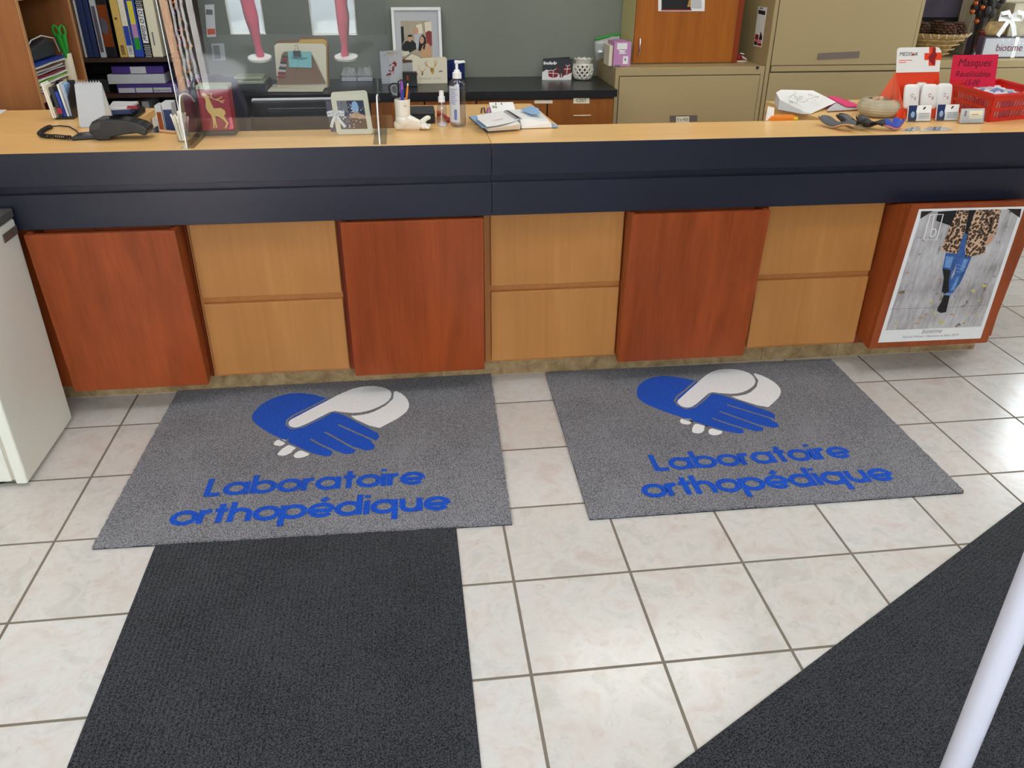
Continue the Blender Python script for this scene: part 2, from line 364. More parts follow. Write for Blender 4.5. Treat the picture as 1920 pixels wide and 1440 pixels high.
# ------------------------------------------------------------------ room shell
XL, XR, YB, YF, ZC = -2.6, 4.05, 3.90, -2.95, 2.75
o = struct(MB().box(XL, XR, YF, YB, -0.05, 0).build('floor', 'floor_tile'))
struct(MB().box(XL, XR, YF, YB, ZC, ZC+0.05).build('ceiling', 'ceiling_white'))
struct(MB().box(XL-.1, XR+.1, YB, YB+0.1, 0, ZC).build('wall_back', 'wall_green'))
struct(MB().box(XL-.1, XL, YF, YB, 0, ZC).build('wall_left', 'wall_white'))
mb = MB()   # right wall with a window opening
WY0, WY1, WZ0, WZ1 = 2.5, 3.4, 1.1, 2.0
mb.box(XR, XR+.1, YF, WY0, 0, ZC).box(XR, XR+.1, WY1, YB, 0, ZC).box(XR, XR+.1, WY0, WY1, 0, WZ0).box(XR, XR+.1, WY0, WY1, WZ1, ZC)
struct(mb.build('wall_right', 'wall_white'))
mb = MB()   # shop front: three display windows and two narrow low lights
WIN = [(-2.6, -0.5), (-0.4, 1.7)]; LOW = [(mirror_x(426, -2.95), mirror_x(494, -2.95)), (mirror_x(582, -2.95), mirror_x(668, -2.95))]; WB0 = 1.38
xs = [XL-.1]+[x for a in WIN for x in a]+[XR+.1]
mb.box(XL-.1, XR+.1, YF-.1, YF, 2.475, ZC)
for a, b in zip(xs[0::2], xs[1::2]): mb.box(a, b, YF-.1, YF, WB0, 2.475)
mb.box(XL-.1, XR+.1, YF-.1, YF, 0.525, WB0)
xs = [XL-.1]+[x for a in LOW for x in a]+[XR+.1]
for a, b in zip(xs[0::2], xs[1::2]): mb.box(a, b, YF-.1, YF, 0.0, 0.525)
struct(mb.build('wall_front', 'wall_dark'))
for k, (a, b, z0, z1) in enumerate([(*w_, WB0, 2.475) for w_ in WIN]+[(*w_, 0.0, 0.525) for w_ in LOW]):
    fr = MB(); t_ = 0.04 if k < 2 else 0.012
    fr.box(a, a+t_, YF-.08, YF-.02, z0, z1).box(b-t_, b, YF-.08, YF-.02, z0, z1).box(a+t_, b-t_, YF-.08, YF-.02, z0, z0+t_).box(a+t_, b-t_, YF-.08, YF-.02, z1-t_, z1)
    f = struct(fr.build('window_%d' % (k+1), 'white_plastic'))
    p = MB().box(a+t_, b-t_, YF-.055, YF-.05, z0+t_, z1-t_).build('pane', 'pane', f)
fr = MB(); fr.box(XR+.02, XR+.08, WY0, WY0+.05, WZ0, WZ1).box(XR+.02, XR+.08, WY1-.05, WY1, WZ0, WZ1).box(XR+.02, XR+.08, WY0+.05, WY1-.05, WZ0, WZ0+.05).box(XR+.02, XR+.08, WY0+.05, WY1-.05, WZ1-.05, WZ1)
f = struct(fr.build('window_5', 'white_plastic')); MB().box(XR+.045, XR+.05, WY0+.05, WY1-.05, WZ0+.05, WZ1-.05).build('pane', 'pane', f)
struct(MB().box(-9, 11, -12, YF-.12, -0.06, -0.02).build('ground_outside', 'pavement_outside'))
for k, (x, y) in enumerate([(-1.2, 0.25), (1.35, 0.25), (-1.2, 2.4), (1.2, 2.4), (3.2, 0.9)]):
    t = thing('ceiling_light', ['recessed ceiling light panel over the charcoal runner', 'recessed ceiling light panel over the tiles before the right mat', 'recessed ceiling light panel over the left desk wing', 'recessed ceiling light panel over the middle of the back office', 'recessed ceiling light panel near the right wall window'][k], 'ceiling light', (x, y, ZC), 'ceiling light panels')
    mb = MB(); mb.box(x-.62, x+.62, y-.32, y-.3, ZC-.03, ZC).box(x-.62, x+.62, y+.3, y+.32, ZC-.03, ZC).box(x-.62, x-.6, y-.3, y+.3, ZC-.03, ZC).box(x+.6, x+.62, y-.3, y+.3, ZC-.03, ZC)
    mb.build('frame', 'white_plastic', t); MB().box(x-.6, x+.6, y-.3, y+.3, ZC-.02, ZC-.005).build('diffuser', 'diffuser', t)

# ------------------------------------------------------------------ reception counter
CT = kz(1.005)
SEAM = kx(0.035); LF, LB = ky(1.198), ky(1.470); FB = kz(.774)
def countertop(name, label, x0, x1, wing):
    t = thing(name, label, 'countertop', ((x0+x1)/2, 1.5, FB))
    mb = MB(); mb.box(x0, x1, LF+.004, LB, CT-.04, CT)
    mb.build('ledge_top', 'counter_wood', t, bevel=0.0015)
    wx = wing
    wx = [wx[0], wx[1], wx[2], wx[3], wx[4]]
    pts = [V(wx[0], LB+.0005, CT-.04), V(wx[1], LB+.0005, CT-.04), V(wx[2], wx[4], CT-.04), V(wx[3], wx[4], CT-.04)]
    MB().prism(pts, V(0, 0, .04)).build('wing_top', 'counter_wood', t, bevel=0.0015)
    i0, i1 = (.03, .03) if x0 < -1 else (.24, .03)
    pts = [V(wx[0]+i0, LB+.012, 0.0006), V(wx[1]-i1, LB+.012, 0.0006), V(wx[2]-i1, wx[4]-.04, 0.0006), V(wx[3]+i0, wx[4]-.04, 0.0006)]
    MB().prism(pts, V(0, 0, CT-.0416)).build('wing_apron', 'cherry_edge', t)
    MB().box(x0, x1, LF, LF+.0035, kz(.907), CT).build('front_band', 'navy', t, bevel=.0008)
    MB().box(x0, x1, LF+.026, LF+.029, kz(.875), CT-.043).build('reveal_strip', 'navy', t)
    MB().box(x0, x1, LF+.006, LF+.018, FB, kz(.881)).build('lower_band', 'navy', t, bevel=0.001)
    MB().box(x0, x1, LF+.0295, LB-.003, FB+.001, CT-.041).build('ledge_core', 'black_matte', t)
    MB().box(x0, min(x1, 2.18), LB+.0006, LB+.0096, 0.0006, CT-.041).build('support_panel', 'cherry_edge', t)
countertop('countertop_section', 'left maple reception countertop with navy front bands, its wing at far left', -2.45, SEAM-.0008, (-2.45, kx(-1.165), kx(-1.15), -2.45, ky(1.935)))
countertop('countertop_section', 'right maple reception countertop with navy front bands, meeting the left one at a thin seam', SEAM+.0008, 2.35, (kx(1.262), 2.35, 2.35, kx(1.205), ky(1.865)))
t = thing('desk_extension', 'maple desk wing behind the seam carrying the foot mug and open planner', 'desk', (0.05, 1.9, 0))
MB().prism([V(kx(-0.205), LB+.0105, CT-.0405), V(kx(0.292), LB+.0105, CT-.0405), V(kx(0.262), ky(1.905), CT-.0405), V(kx(-0.205), ky(1.905), CT-.0405)], V(0, 0, .04)).build('desk_top', 'counter_wood', t, bevel=0.0015)
MB().box(-0.165, 0.25, LB+.012, 2.06, 0.0006, CT-.0415).build('support', 'cherry_edge', t)

# plinth of stone tiles
mb = MB(); g = 0.0025
xe = [-2.45]; x = -2.05
while x < 2.17: xe.append(x); x += 0.335
off = atZ(992, 699, 0.05).x; d_ = off-min(xe, key=lambda q: abs(q-off)); xe = [xe[0]]+[q+d_ for q in xe[1:] if q+d_ < 2.15]+[2.185]
for a, b in zip(xe, xe[1:]): mb.box(a+g/2, b-g/2, 1.549, 1.558, 0.004, 0.1)
mb.box(-2.45, 2.183, 1.5535, LB-.006, 0, 0.1, 1)
single(mb, 'counter_plinth', ['stone', 'grout_light'], 'brown stone tile plinth running along the foot of the counter', 'plinth')

# cabinet units under the ledge
def drawer_unit(label, xl, xr, dl, dr):
    t = thing('drawer_unit', label, 'drawer cabinet', ((xl+xr)/2, 1.7, 0.104), 'maple drawer units under the counter')
    mb = MB(); mb.box(xl, xr, 1.47, LB-.004, 0.104, FB-.001); mb.build('face_frame', 'maple_edge', t, bevel=0.001)
    MB().box(dl, dr, 1.449, 1.4695, 0.430, FB-.003).build('drawer_front', 'maple', t, bevel=0.002)
    MB().box(dl, dr, 1.449, 1.4695, 0.120, 0.405).build('drawer_front', 'maple', t, bevel=0.002)
drawer_unit('maple drawer unit behind the left doormat, between two cherry panels', -0.998, -0.49, -0.985, -0.492)
drawer_unit('maple drawer unit at the middle, above the gap between the doormats', 0.032, 0.562, 0.055, 0.545)
drawer_unit('maple drawer unit beside the fashion poster panel', 1.085, 1.561, 1.093, 1.553)
def cherry_unit(label, xl, xr, yt, yb, zb=0.108, zt=0.712, bl=None, br=None):
    t = thing('panel_cabinet', label, 'cabinet', ((xl+xr)/2, 1.7, 0.104), 'cherry panel units under the counter')
    MB().box((bl or xl)+.001, (br or xr)-.001, 1.472, LB-.004, 0.104, FB-.001).build('carcass', 'cherry_edge', t)
    p = [V(xl, yb, zb), V(xr, yb, zb), V(xr, 1.4695, zb+.018), V(xl, 1.4695, zb+.018), V(xl, yt, zt), V(xr, yt, zt), V(xr, 1.4695, zt), V(xl, 1.4695, zt)]
    f_ = p[:]; d1 = V(0, .02, 0); f_[2], f_[3], f_[6], f_[7] = p[1]+d1, p[0]+d1, p[5]+d1, p[4]+d1
    MB().hexa(f_).build('front_panel', 'cherry', t, bevel=0.0012)
    for xa in (xl, xr-.018):
        q = [V(xa, yb+.0202, zb), V(xa+.018, yb+.0202, zb), V(xa+.018, 1.4695, zb+.018), V(xa, 1.4695, zb+.018), V(xa, yt+.0202, zt), V(xa+.018, yt+.0202, zt), V(xa+.018, 1.4695, FB-.002), V(xa, 1.4695, FB-.002)]
        if zt > FB: q[6].z = q[7].z = .685
        else: q[4].z = q[5].z = min(zt, FB-.002)
        MB().hexa(q).build('side_panel', 'cherry', t)
    MB().box(xl+.03, xr-.03, 1.435, 1.4695, FB-.03, FB-.002).build('top_rail', 'cherry_edge', t)
    return t
cherry_unit('cherry panel unit beside the white fridge', -1.478, -1.006, 1.352, 1.398, bl=-1.50, br=-1.0)
cherry_unit('cherry panel unit behind the right half of the left doormat', -0.468, 0.023, 1.375, 1.402, bl=-.49, br=.032)
cherry_unit('cherry panel unit behind the left half of the right doormat', 0.549, 1.062, 1.362, 1.402, bl=.562, br=1.085)
PYT, PYB = 1.30, 1.352
cherry_unit('cherry panel unit carrying the taped fashion poster', 1.562, 2.072, PYT, PYB, 0.134, 0.734, bl=1.5625, br=2.14)
t = thing('panel_cabinet', 'plain cherry panel unit mostly hidden by the white fridge', 'cabinet', (-2.0, 1.7, 0.104), 'cherry panel units under the counter')
MB().box(-2.44, -1.502, 1.45, LB-.004, 0.104, FB-.001).build('carcass', 'cherry', t)
single(MB().box(2.142, 2.180, 1.47, LB-.004, 0.104, FB-.001), 'end_panel', 'cherry', 'dark cherry end panel closing the right end of the counter', 'panel')

# poster on the right panel
fp = Fr(V(1.603, 0, 0), V(.436, 0, 0), V(0, 0, 1))
def pp(x, z):   # point on the leaning panel front
    k = (z-0.134)/(0.734-0.134); return V(x, PYB+(PYT-PYB)*k, z)
lean = (pp(0, .734)-pp(0, .134)).normalized()
# corners traced on the panel plane
def onpanel(px, py):
    d = ray(px, py); n = V(1, 0, 0).cross(lean); return CAM+d*((pp(1.6, .134)-CAM).dot(n)/d.dot(n))
nP = V(1, 0, 0).cross(lean); nP = -nP if nP.y > 0 else nP
c = [onpanel(1646, 642), onpanel(1838, 634), onpanel(1921, 387), onpanel(1723, 392)]
c[2].x = min(c[2].x, 2.062)
t = thing('poster', 'fashion poster of a walker in leopard coat and jeans, taped on cherry panel', 'poster', c[0])
MB().prism([p+nP*.0006 for p in c], nP*.0012).build('sheet', 'paper', t)
def q4(u, v, h=0.0022):   # bilinear inside the sheet
    return c[0]*(1-u)*(1-v)+c[1]*u*(1-v)+c[2]*u*v+c[3]*(1-u)*v+nP*h
pr = MB()
def pf(pts, mi, h): pr.face([onpanel(x, y)+nP*h for x, y in pts], mi)
Z6 = lambda L: [(1580+x*0.2222, 360+y*0.2222) for x, y in L]
pr.face([q4(.035, .10), q4(.965, .10), q4(.965, .985), q4(.035, .985)], 0)
pf(Z6([(660, 160), (760, 158), (690, 200), (650, 225)]), 5, .0026); pf(Z6([(1385, 140), (1505, 140), (1490, 215), (1440, 180)]), 5, .0026)
pf(Z6([(800, 165), (960, 152), (930, 290), (785, 240)]), 1, .0028)
pf(Z6([(865, 510), (985, 520), (960, 600), (915, 700), (900, 840), (860, 850), (832, 840), (850, 720), (838, 650), (852, 580)]), 2, .0028)
pf(Z6([(985, 470), (1090, 530), (1020, 700), (985, 770), (925, 850), (862, 850), (890, 770), (940, 690), (960, 600)]), 2, .0030)
pf(Z6([(838, 640), (912, 660), (895, 720), (893, 840), (860, 855), (832, 840), (850, 720)]), 1, .0031)
pf(Z6([(1005, 345), (1050, 350), (1020, 520), (960, 520), (985, 420)]), 2, .0032)
pf(Z6([(965, 150), (1062, 150), (1025, 340), (990, 430), (965, 520), (820, 490), (880, 340)]), 3, .0034)
pf(Z6([(1118, 148), (1332, 143), (1286, 355), (1228, 362), (1205, 430), (1198, 512), (1060, 545), (1028, 540), (1045, 350)]), 3, .0034)
pf(Z6([(1240, 240), (1262, 200), (1240, 330), (1222, 355)]), 1, .0036)
for L in ([(965, 610), (1000, 618), (1040, 605)], [(955, 640), (1000, 648), (1035, 630)], [(950, 665), (990, 672), (1028, 655)]): pr.ribbon([onpanel(x, y)+nP*.0034 for x, y in Z6(L)], .003, nP, 10)
pf(Z6([(870, 540), (930, 545), (905, 640), (855, 630)]), 10, .0030); pf(Z6([(1020, 560), (1060, 565), (1010, 660), (985, 660)]), 10, .0031); pf(Z6([(960, 720), (985, 700), (940, 820), (905, 830)]), 10, .0032); pf(Z6([(870, 845), (915, 850), (905, 868), (858, 868)]), 10, .0035)
pf(Z6([(1062, 150), (1118, 148), (1045, 350), (1025, 350)]), 1, .0036)
pf(Z6([(1225, 360), (1275, 360), (1255, 410), (1215, 450), (1205, 430)]), 4, .0037)
pf(Z6([(850, 865), (900, 870), (880, 960), (868, 1010), (825, 1018), (792, 1000), (800, 970), (830, 920)]), 1, .0036)
random.seed(3)
for (x, y, s_) in [(545, 680, 26), (480, 860, 20), (810, 735, 30), (1100, 830, 34), (1190, 790, 34), (740, 930, 30), (700, 1030, 26), (650, 1060, 34), (620, 1105, 36), (830, 1095, 42), (920, 1030, 30), (1035, 1025, 24), (1140, 1025, 26), (1020, 1105, 24), (450, 1108, 26), (775, 1020, 22), (590, 760, 14), (1150, 915, 18)]:
    a = random.random()*3; pf(Z6([(x+.8*s_*math.cos(a+k*1.05)*(1 if k % 2 else .45), y+s_*.4*math.sin(a+k*1.05)*(1 if k % 3 else .5)) for k in range(6)]), random.choice([6, 6, 7]), .0028+.00002*x/100)
def pline(L, wd, mi, h=.0034): pr.ribbon([onpanel(x, y)+nP*h for x, y in Z6(L)], wd, nP, mi)
pline([(400, 985), (700, 975), (1000, 965), (1200, 950)], .0015, 8)
for seg_ in ([(735, 190), (845, 185), (790, 398), (680, 400), (735, 190)], [(770, 195), (735, 372)], [(735, 372), (755, 374), (772, 362), (783, 338), (782, 320), (772, 309), (758, 309), (744, 322)]): pline(seg_, .004, 9)
pr.build('photo_print', ['pavement_print', 'black_matte', 'denim', 'leopard', 'skin', 'hair', 'leaf_yellow', 'tan', 'ink_grey', 'paper', 'jeans_light'], t)
Xp = (c[1]-c[0]).normalized(); Yp = nP.cross(Xp)
text(t, 'lettering', 'biotime', 'ink_grey', q4(.49, .062, .001), Xp, Yp, width=.085, lift=.0012, shear=.2)
text(t, 'lettering', 'Fall and Winter / Automne et hiver 2019', 'ink_grey', q4(.49, .03, .001), Xp, Yp, width=.24, lift=.0012, shear=.2)

# ------------------------------------------------------------------ floor mats
MT = 0.012
UV = {}
def jit_edge(c4, th, name, parent, mats, nseg=70, amp=.0018, taper=0.0):
    pts = []
    for a, b in zip(c4, c4[1:]+c4[:1]):
        nrm = (b-a).normalized().cross(V(0, 0, 1))
        for k in range(nseg): pts.append(a.lerp(b, k/nseg)+nrm*random.uniform(-amp, amp))
    mb = MB(); mb.prism([V(p.x, p.y, 0.0035) for p in pts], V(0, 0, th-.0035)); return mb.build(name, mats, parent)
cl = [atZ(172, 1025, MT), atZ(960, 979, MT), atZ(920, 700, MT), atZ(335, 728, MT)]
cr = [atZ(1106, 970, MT), atZ(1808, 920, MT), atZ(1557, 673, MT), atZ(1023, 698, MT)]
for q in (cl, cr):
    for p in q[2:]: p.y = min(p.y, 1.546)
def afr(c4): return Fr(c4[0], c4[1]-c4[0], c4[3]-c4[0])
fl = afr(cl); frr = afr(cr)
fl = Fr(fl.O, fl.U, fl.V.normalized()*0.955); frr = Fr(frr.O, frr.U, frr.V.normalized()*0.955)
def inv(fr, p):
    d = p-fr.O; uu, uv, vv = fr.U.dot(fr.U), fr.U.dot(fr.V), fr.V.dot(fr.V); a, b = d.dot(fr.U), d.dot(fr.V); D = uu*vv-uv*uv
    return ((a*vv-b*uv)/D, (b*uu-a*uv)/D)
ZM = lambda L: [inv(fl, atZ(180+x*.41667, 680+y*.41667, MT)) for x, y in L]
def smooth2(pts, it=2):
    for _ in range(it):
        out = []
        for a, b in zip(pts, pts[1:]+pts[:1]): out += [(a[0]*.75+b[0]*.25, a[1]*.75+b[1]*.25), (a[0]*.25+b[0]*.75, a[1]*.25+b[1]*.75)]
        pts = out
    return pts
BLUE = ZM([(1045, 162), (985, 145), (900, 134), (820, 150), (750, 182), (710, 222), (699, 248), (712, 272), (760, 305), (840, 350), (930, 392), (1000, 418), (1035, 423), (1058, 418), (1066, 404), (1050, 388), (1090, 400), (1120, 412), (1155, 410), (1170, 396), (1150, 376), (1215, 396), (1248, 391), (1256, 374), (1235, 352), (1262, 350), (1276, 334), (1268, 318), (1200, 282), (1110, 234), (1065, 220), (1000, 250)])
def arcs(pts, n):
    out = [pts[0]]
    for a, b in zip(pts[:n], pts[1:n+1]): out += [(a[0]*.75+b[0]*.25, a[1]*.75+b[1]*.25), (a[0]*.25+b[0]*.75, a[1]*.25+b[1]*.75)]
    return out+pts[n+1:]
BLUE = arcs(arcs(BLUE, 11), 22); 
THUMB = smooth2(ZM([(1100, 140), (1170, 112), (1240, 104), (1300, 112), (1332, 132), (1325, 165), (1290, 192), (1230, 217), (1170, 228), (1110, 224), (1065, 216), (1000, 250), (930, 285), (895, 294), (872, 288), (864, 272), (874, 258), (900, 245), (960, 213), (1040, 172)]), 1)
CUFF = ZM([(1340, 122), (1385, 145), (1410, 178), (1407, 212), (1370, 245), (1310, 277), (1265, 300), (1135, 240), (1180, 238), (1240, 227), (1300, 196), (1335, 162)]); CUFF = smooth2(CUFF, 1)
TIPS = [smooth2(ZM(q), 1) for q in ([(798, 366), (810, 350), (835, 343), (862, 352), (855, 365), (830, 377), (805, 372)], [(815, 412), (840, 385), (872, 368), (912, 385), (880, 405), (850, 420), (822, 418)], [(888, 418), (905, 400), (935, 393), (964, 407), (950, 422), (910, 431), (893, 427)])]
LINES = [[(1045, 160), (960, 204), (890, 238), (862, 258), (857, 280), (880, 299), (932, 290), (1003, 256), (1065, 222), (1112, 230), (1172, 233), (1235, 221), (1298, 194), (1332, 163), (1336, 126)], [(1110, 231), (1200, 276), (1268, 314)], [(965, 345), (1010, 370), (1072, 398)], [(1030, 313), (1100, 352), (1168, 390)], [(1090, 280), (1170, 316), (1252, 352)], [(800, 330), (840, 352), (930, 394), (965, 408)], [(862, 345), (852, 372), (838, 385)], [(912, 380), (885, 402)]]
LINES = [ZM(q) for q in LINES]

# stroke letters, x-height 1
def arc(cx, cy, r, a0, a1, n=14): return [(cx+r*math.cos(R_(a0+(a1-a0)*k/n)), cy+r*math.sin(R_(a0+(a1-a0)*k/n))) for k in range(n+1)]
_o = arc(.5, .5, .41, 0, 360, 22)
GL = {'o': ([_o], 1.0), 'a': ([_o, [(.91, 0), (.91, 1)]], 1.1), 'b': ([_o, [(.09, 0), (.09, 1.5)]], 1.05), 'd': ([_o, [(.91, 0), (.91, 1.5)]], 1.1), 'p': ([_o, [(.09, -.5), (.09, 1)]], 1.05),
      'q': ([_o, [(.91, -.5), (.91, 1)]], 1.1), 'r': ([[(.1, 0), (.1, 1)], [(.1, .55), (.16, .75), (.3, .88), (.46, .9)]], .55), 't': ([[(.26, 0), (.26, 1.4)], [(.02, .92), (.52, .92)]], .58),
      'h': ([[(.1, 0), (.1, 1.5)], [(.1, .5)]+arc(.43, .56, .33, 180, 0, 10)+[(.76, 0)]], .92), 'i': ([[(.1, 0), (.1, 1)], [(.1, 1.22), (.1, 1.42)]], .26),
      'u': ([[(.1, 1), (.1, .44)]+arc(.43, .44, .33, 180, 360, 10)+[(.76, .44), (.76, 1)], [(.76, 0), (.76, 1)]], .94), 'e': ([arc(.5, .5, .41, -38, -360, 20)+[(.91, .46)], [(.1, .46), (.91, .46)]], 1.02), 'L': ([[(.1, 1.42), (.1, .1)], [(0, .1), (.62, .1)]], .72)}
GL['é'] = (GL['e'][0]+[[(.46, 1.14), (.68, 1.40)]], 1.02)
def letters(mb, fr, word, p0, p1, xh, wd=.23, mi=0):
    """word from uv p0 to p1 (ends of the baseline); xh = x-height in metres."""
    adv = sum(GL[ch][1] for ch in word); A, B = fr.p(*p0, .0012), fr.p(*p1, .0012); ux = (B-A)/adv; uy = fr.N.cross(ux).normalized()*xh; x = 0; k = ux.length
    for ch in word:
        for st in GL[ch][0]:
            if len(st) == 2: 
                a_, b_ = st; dd = Vector((b_[0]-a_[0], b_[1]-a_[1], 0))
            pts = [A+ux*(x+px)+uy*py for px, py in st]
            mb.ribbon(pts, wd*(k+xh)/2, fr.N, mi, .00018*GL[ch][0].index(st))
            if ch not in 'L': 
                pass
        x += GL[ch][1]
b1 = (ZM([(483, 603)])[0], ZM([(1482, 545)])[0]); b2 = (ZM([(322, 735)])[0], ZM([(1597, 660)])[0])
def doormat(label, c4, fr):
    t = thing('doormat', label, 'doormat', ((c4[0]+c4[2])/2).to_tuple()[:2]+(0,))
    jit_edge([V(p.x, p.y, 0) for p in c4], MT, 'pile', t, 'mat_grey')
    MB().prism([V(p.x, p.y, 0.0006) for p in c4], V(0, 0, .0028)).build('rubber_backing', 'rubber', t)
    mb = MB(); k = fr.U.length
    mb.face([fr.p(u, v, .0004) for u, v in BLUE], 0); mb.face([fr.p(u, v, .0007) for u, v in CUFF], 1); mb.face([fr.p(u, v, .0007) for u, v in THUMB], 1)
    for q in TIPS: mb.face([fr.p(u, v, .0006) for u, v in q], 1)
    for q in LINES: mb.ribbon([fr.p(u, v, .0010) for u, v in q], .0085, fr.N, 2)
    mb.build('hands_logo', ['mat_blue', 'mat_white', 'mat_grey'], t)
    mb = MB(); letters(mb, fr, 'Laboratoire', *b1, .068, .26); letters(mb, fr, 'orthopédique', *b2, .068, .26)
    mb.build('lettering', 'mat_blue', t)
doormat('grey logo doormat at left, lying over the end of the charcoal runner', cl, fl)
doormat('grey logo doormat at right, lying straight on the tiles', cr, frr)

def runner(label, x0, x1, y0, y1, rot, c):
    rng = int((x1-x0)/.0125); prof = []
    for k in range(rng):
        a = x0+(x1-x0)*k/rng; s_ = (x1-x0)/rng
        prof += [(a, .0045), (a+s_*.25, .0057), (a+s_*.6, .0057), (a+s_*.8, .0045)]
    prof = [(x0, .0005)]+prof+[(x1, .004), (x1, .0005)]
    q = Matrix.Rotation(rot, 3, 'Z'); mb = MB()
    mb.prism([Vector(c)+q@V(x, y0, z) for x, z in prof], q@V(0, y1-y0, 0))
    return single(mb, 'runner_rug', 'runner', label, 'rug')
runner('charcoal ribbed runner ending under the left doormat', -.44, .437, -3.56, 0, 0, (-.58, 0.625, 0))
A, B = atZ(1915, 945, .005), atZ(1262, 1440, .005)
ang = math.atan2(A.y-B.y, A.x-B.x)
runner('charcoal ribbed runner lying askew at lower right, under the white pole', 0, .914, -1.8, 0.75, ang-R_(90), (A.x, A.y, 0))
# let the left mat's front edge ride over the runner: runner is 6 mm, mat backing starts below its top

# ------------------------------------------------------------------ mini fridge
t = thing('mini_fridge', 'white compact fridge standing at the left end of the counter', 'fridge', (-1.76, 1.16, 0))
MB().box(-2.0, -1.548, .962, 1.37, .02, .796).build('body', 'fridge_white', t, bevel=.006)
mb = MB(); mb.box(-1.547, -1.538, .966, 1.366, .025, .762); mb.build('gasket', 'gasket', t)
d = MB().box(-1.537, -1.5, .955, 1.372, .012, .766).build('door', 'fridge_white', t, bevel=.008, seg=3)
b = MB().box(-1.4998, -1.4965, 1.262, 1.366, .716, .744).build('badge', 'holder_grey', t, bevel=.0015)
MB().box(-1.545, -1.497, .955, 1.372, .769, .798).build('top_trim', 'fridge_grey', t, bevel=.004)
MB().box(-1.99, -1.56, .98, 1.35, .7965, .8015).build('worktop', 'black_plastic', t)
for x, y in ((-1.6, 1.0), (-1.6, 1.33), (-1.95, 1.0), (-1.95, 1.33)): MB().lathe([(.014, 0), (.014, .02)], (x, y, 0), 12).build('foot', 'rubber', t)

# white pole at lower right
t = thing('pole_stand', 'white plastic pole stand rising from the askew runner at lower right', 'pole', (.592, -.617, .0065))
MB().lathe([(.020, .025), (.020, .842)], (.592, -.617, 0), 32).build('lower_tube', 'pole_white', t, smooth=True)
MB().lathe([(.0192, .842), (.0192, .8432), (.0199, .8436), (.0199, 1.36), (.014, 1.37)], (.592, -.617, 0), 32).build('upper_tube', 'pole_white', t, smooth=True)
MB().lathe([(.15, .0065), (.15, .014), (.04, .022), (.03, .035)], (.592, -.617, 0), 36).build('base', 'pole_white', t, smooth=True)

# ------------------------------------------------------------------ back office: counter, drawers, files
BC = 0.83; BY = 3.345; WB = 3.897
t = thing('back_counter', 'black laminate counter along the green back wall', 'counter', (-.2, 3.6, .79))
MB().box(-1.36, .9715, BY, WB-.001, BC-.04, BC).build('worktop', 'black_laminate', t, bevel=.002)
xs = [atY(px, 190, BY+.02).x for px in (796, 893, 1026, 1151)]
xs = [xs[0]-.60, xs[0]-.30]+xs
labs = ['cherry drawer unit of the back counter, behind the photo card and sneeze guard', 'cherry drawer unit of the back counter, just left of the foot mug in view', 'cherry drawer unit of the back counter, behind the sanitizer bottle', 'cherry drawer unit of the back counter with blank label, behind the planner', 'cherry drawer unit of the back counter with a lettered label, next to the file cabinet']
for k, (a, b) in enumerate(zip(xs, xs[1:])):
    t = thing('back_drawer_unit', labs[k], 'drawer cabinet', ((a+b)/2, 3.6, 0), 'drawer units under the back counter')
    MB().box(a+.001, b-.001, BY+.03, WB-.02, 0.0, BC-.0405).build('carcass', 'dark_wood', t)
    for z0, z1 in ((.50, BC-.052), (.25, .492), (.03, .242)):
        d = MB().box(a+.004, b-.004, BY+.012, BY+.0295, z0, z1).build('drawer_front', 'drawer_cherry', t, bevel=.0015)
        hx = (a+b)/2 if k < 4 else atY(1091, 206, BY).x
        if k >= 3: MB().tube([(hx-.05, BY+.012, z1-.085), (hx-.05, BY-.010, z1-.085), (hx+.05, BY-.010, z1-.085), (hx+.05, BY+.012, z1-.085)], .004, 8).build('handle', 'brass', d, smooth=True)
    if k == 4:
        f = fY((1075, 194), (1105, 194), (1075, 184), BY+.0117); c_ = MB(); slab(c_, f, .001, h=.0012); c_.build('label_card', 'paper_cream', t)
        text(t, 'lettering', 'CSST', 'ink', f.p(.5, .28, .0014), f.U, f.V, width=f.U.length*.62)
    if k == 3:
        f = fY((1002, 194), (1036, 194), (1002, 188), BY+.0117); c_ = MB(); slab(c_, f, .001, h=.0012); c_.build('label_card', 'paper_cream', t)

def file_cabinet(label, x0, x1, z1, rows, handle=True, olive=False):
    t = thing('file_cabinet', label, 'file cabinet', ((x0+x1)/2, 3.65, 0), 'beige metal file cabinets')
    yf = 3.42
    MB().box(x0, x1, yf+.004, WB-.002, 0.0, z1).build('body', 'olive_lit_side' if olive else 'file_beige', t, bevel=.002)
    fr = MB(); fr.box(x0+.001, x0+.022, yf, yf+.0035, .02, z1-.002).box(x1-.022, x1-.001, yf, yf+.0035, .02, z1-.002).box(x0+.022, x1-.022, yf, yf+.0035, z1-.042, z1-.002)
    fr.build('front_frame', 'file_beige', t, bevel=.0008)
    MB().box(x0+.022, x1-.022, yf+.0032, yf+.0036, .02, z1-.042).build('gap_shadow', 'file_dark', t)
    for a, b in rows:
        d = MB().box(x0+.026, x1-.026, yf-.004, yf+.003, a, b).build('drawer_front', 'file_beige', t, bevel=.0015)
    return t
FZ = .934
f1 = file_cabinet('low beige file cabinet under the wooden wall cupboard, marked 0 a 420', .972, 1.858, FZ, [(.03, .43), (.436, FZ-.047)], olive=False)
f = fY((1256, 228), (1307, 227), (1256, 217), 3.4155); mb = MB(); slab(mb, f, .004, h=.003); mb.build('label_holder', 'holder_grey', f1)
mb = MB(); slab(mb, f, .001, u0=.22, u1=.70, v0=-.3, v1=.85, h=.0045); mb.build('label_card', 'paper_cream', f1)
text(f1, 'lettering', '0 a 420', 'ink', f.p(.46, .15, .005), f.U, f.V, width=f.U.length*.4)
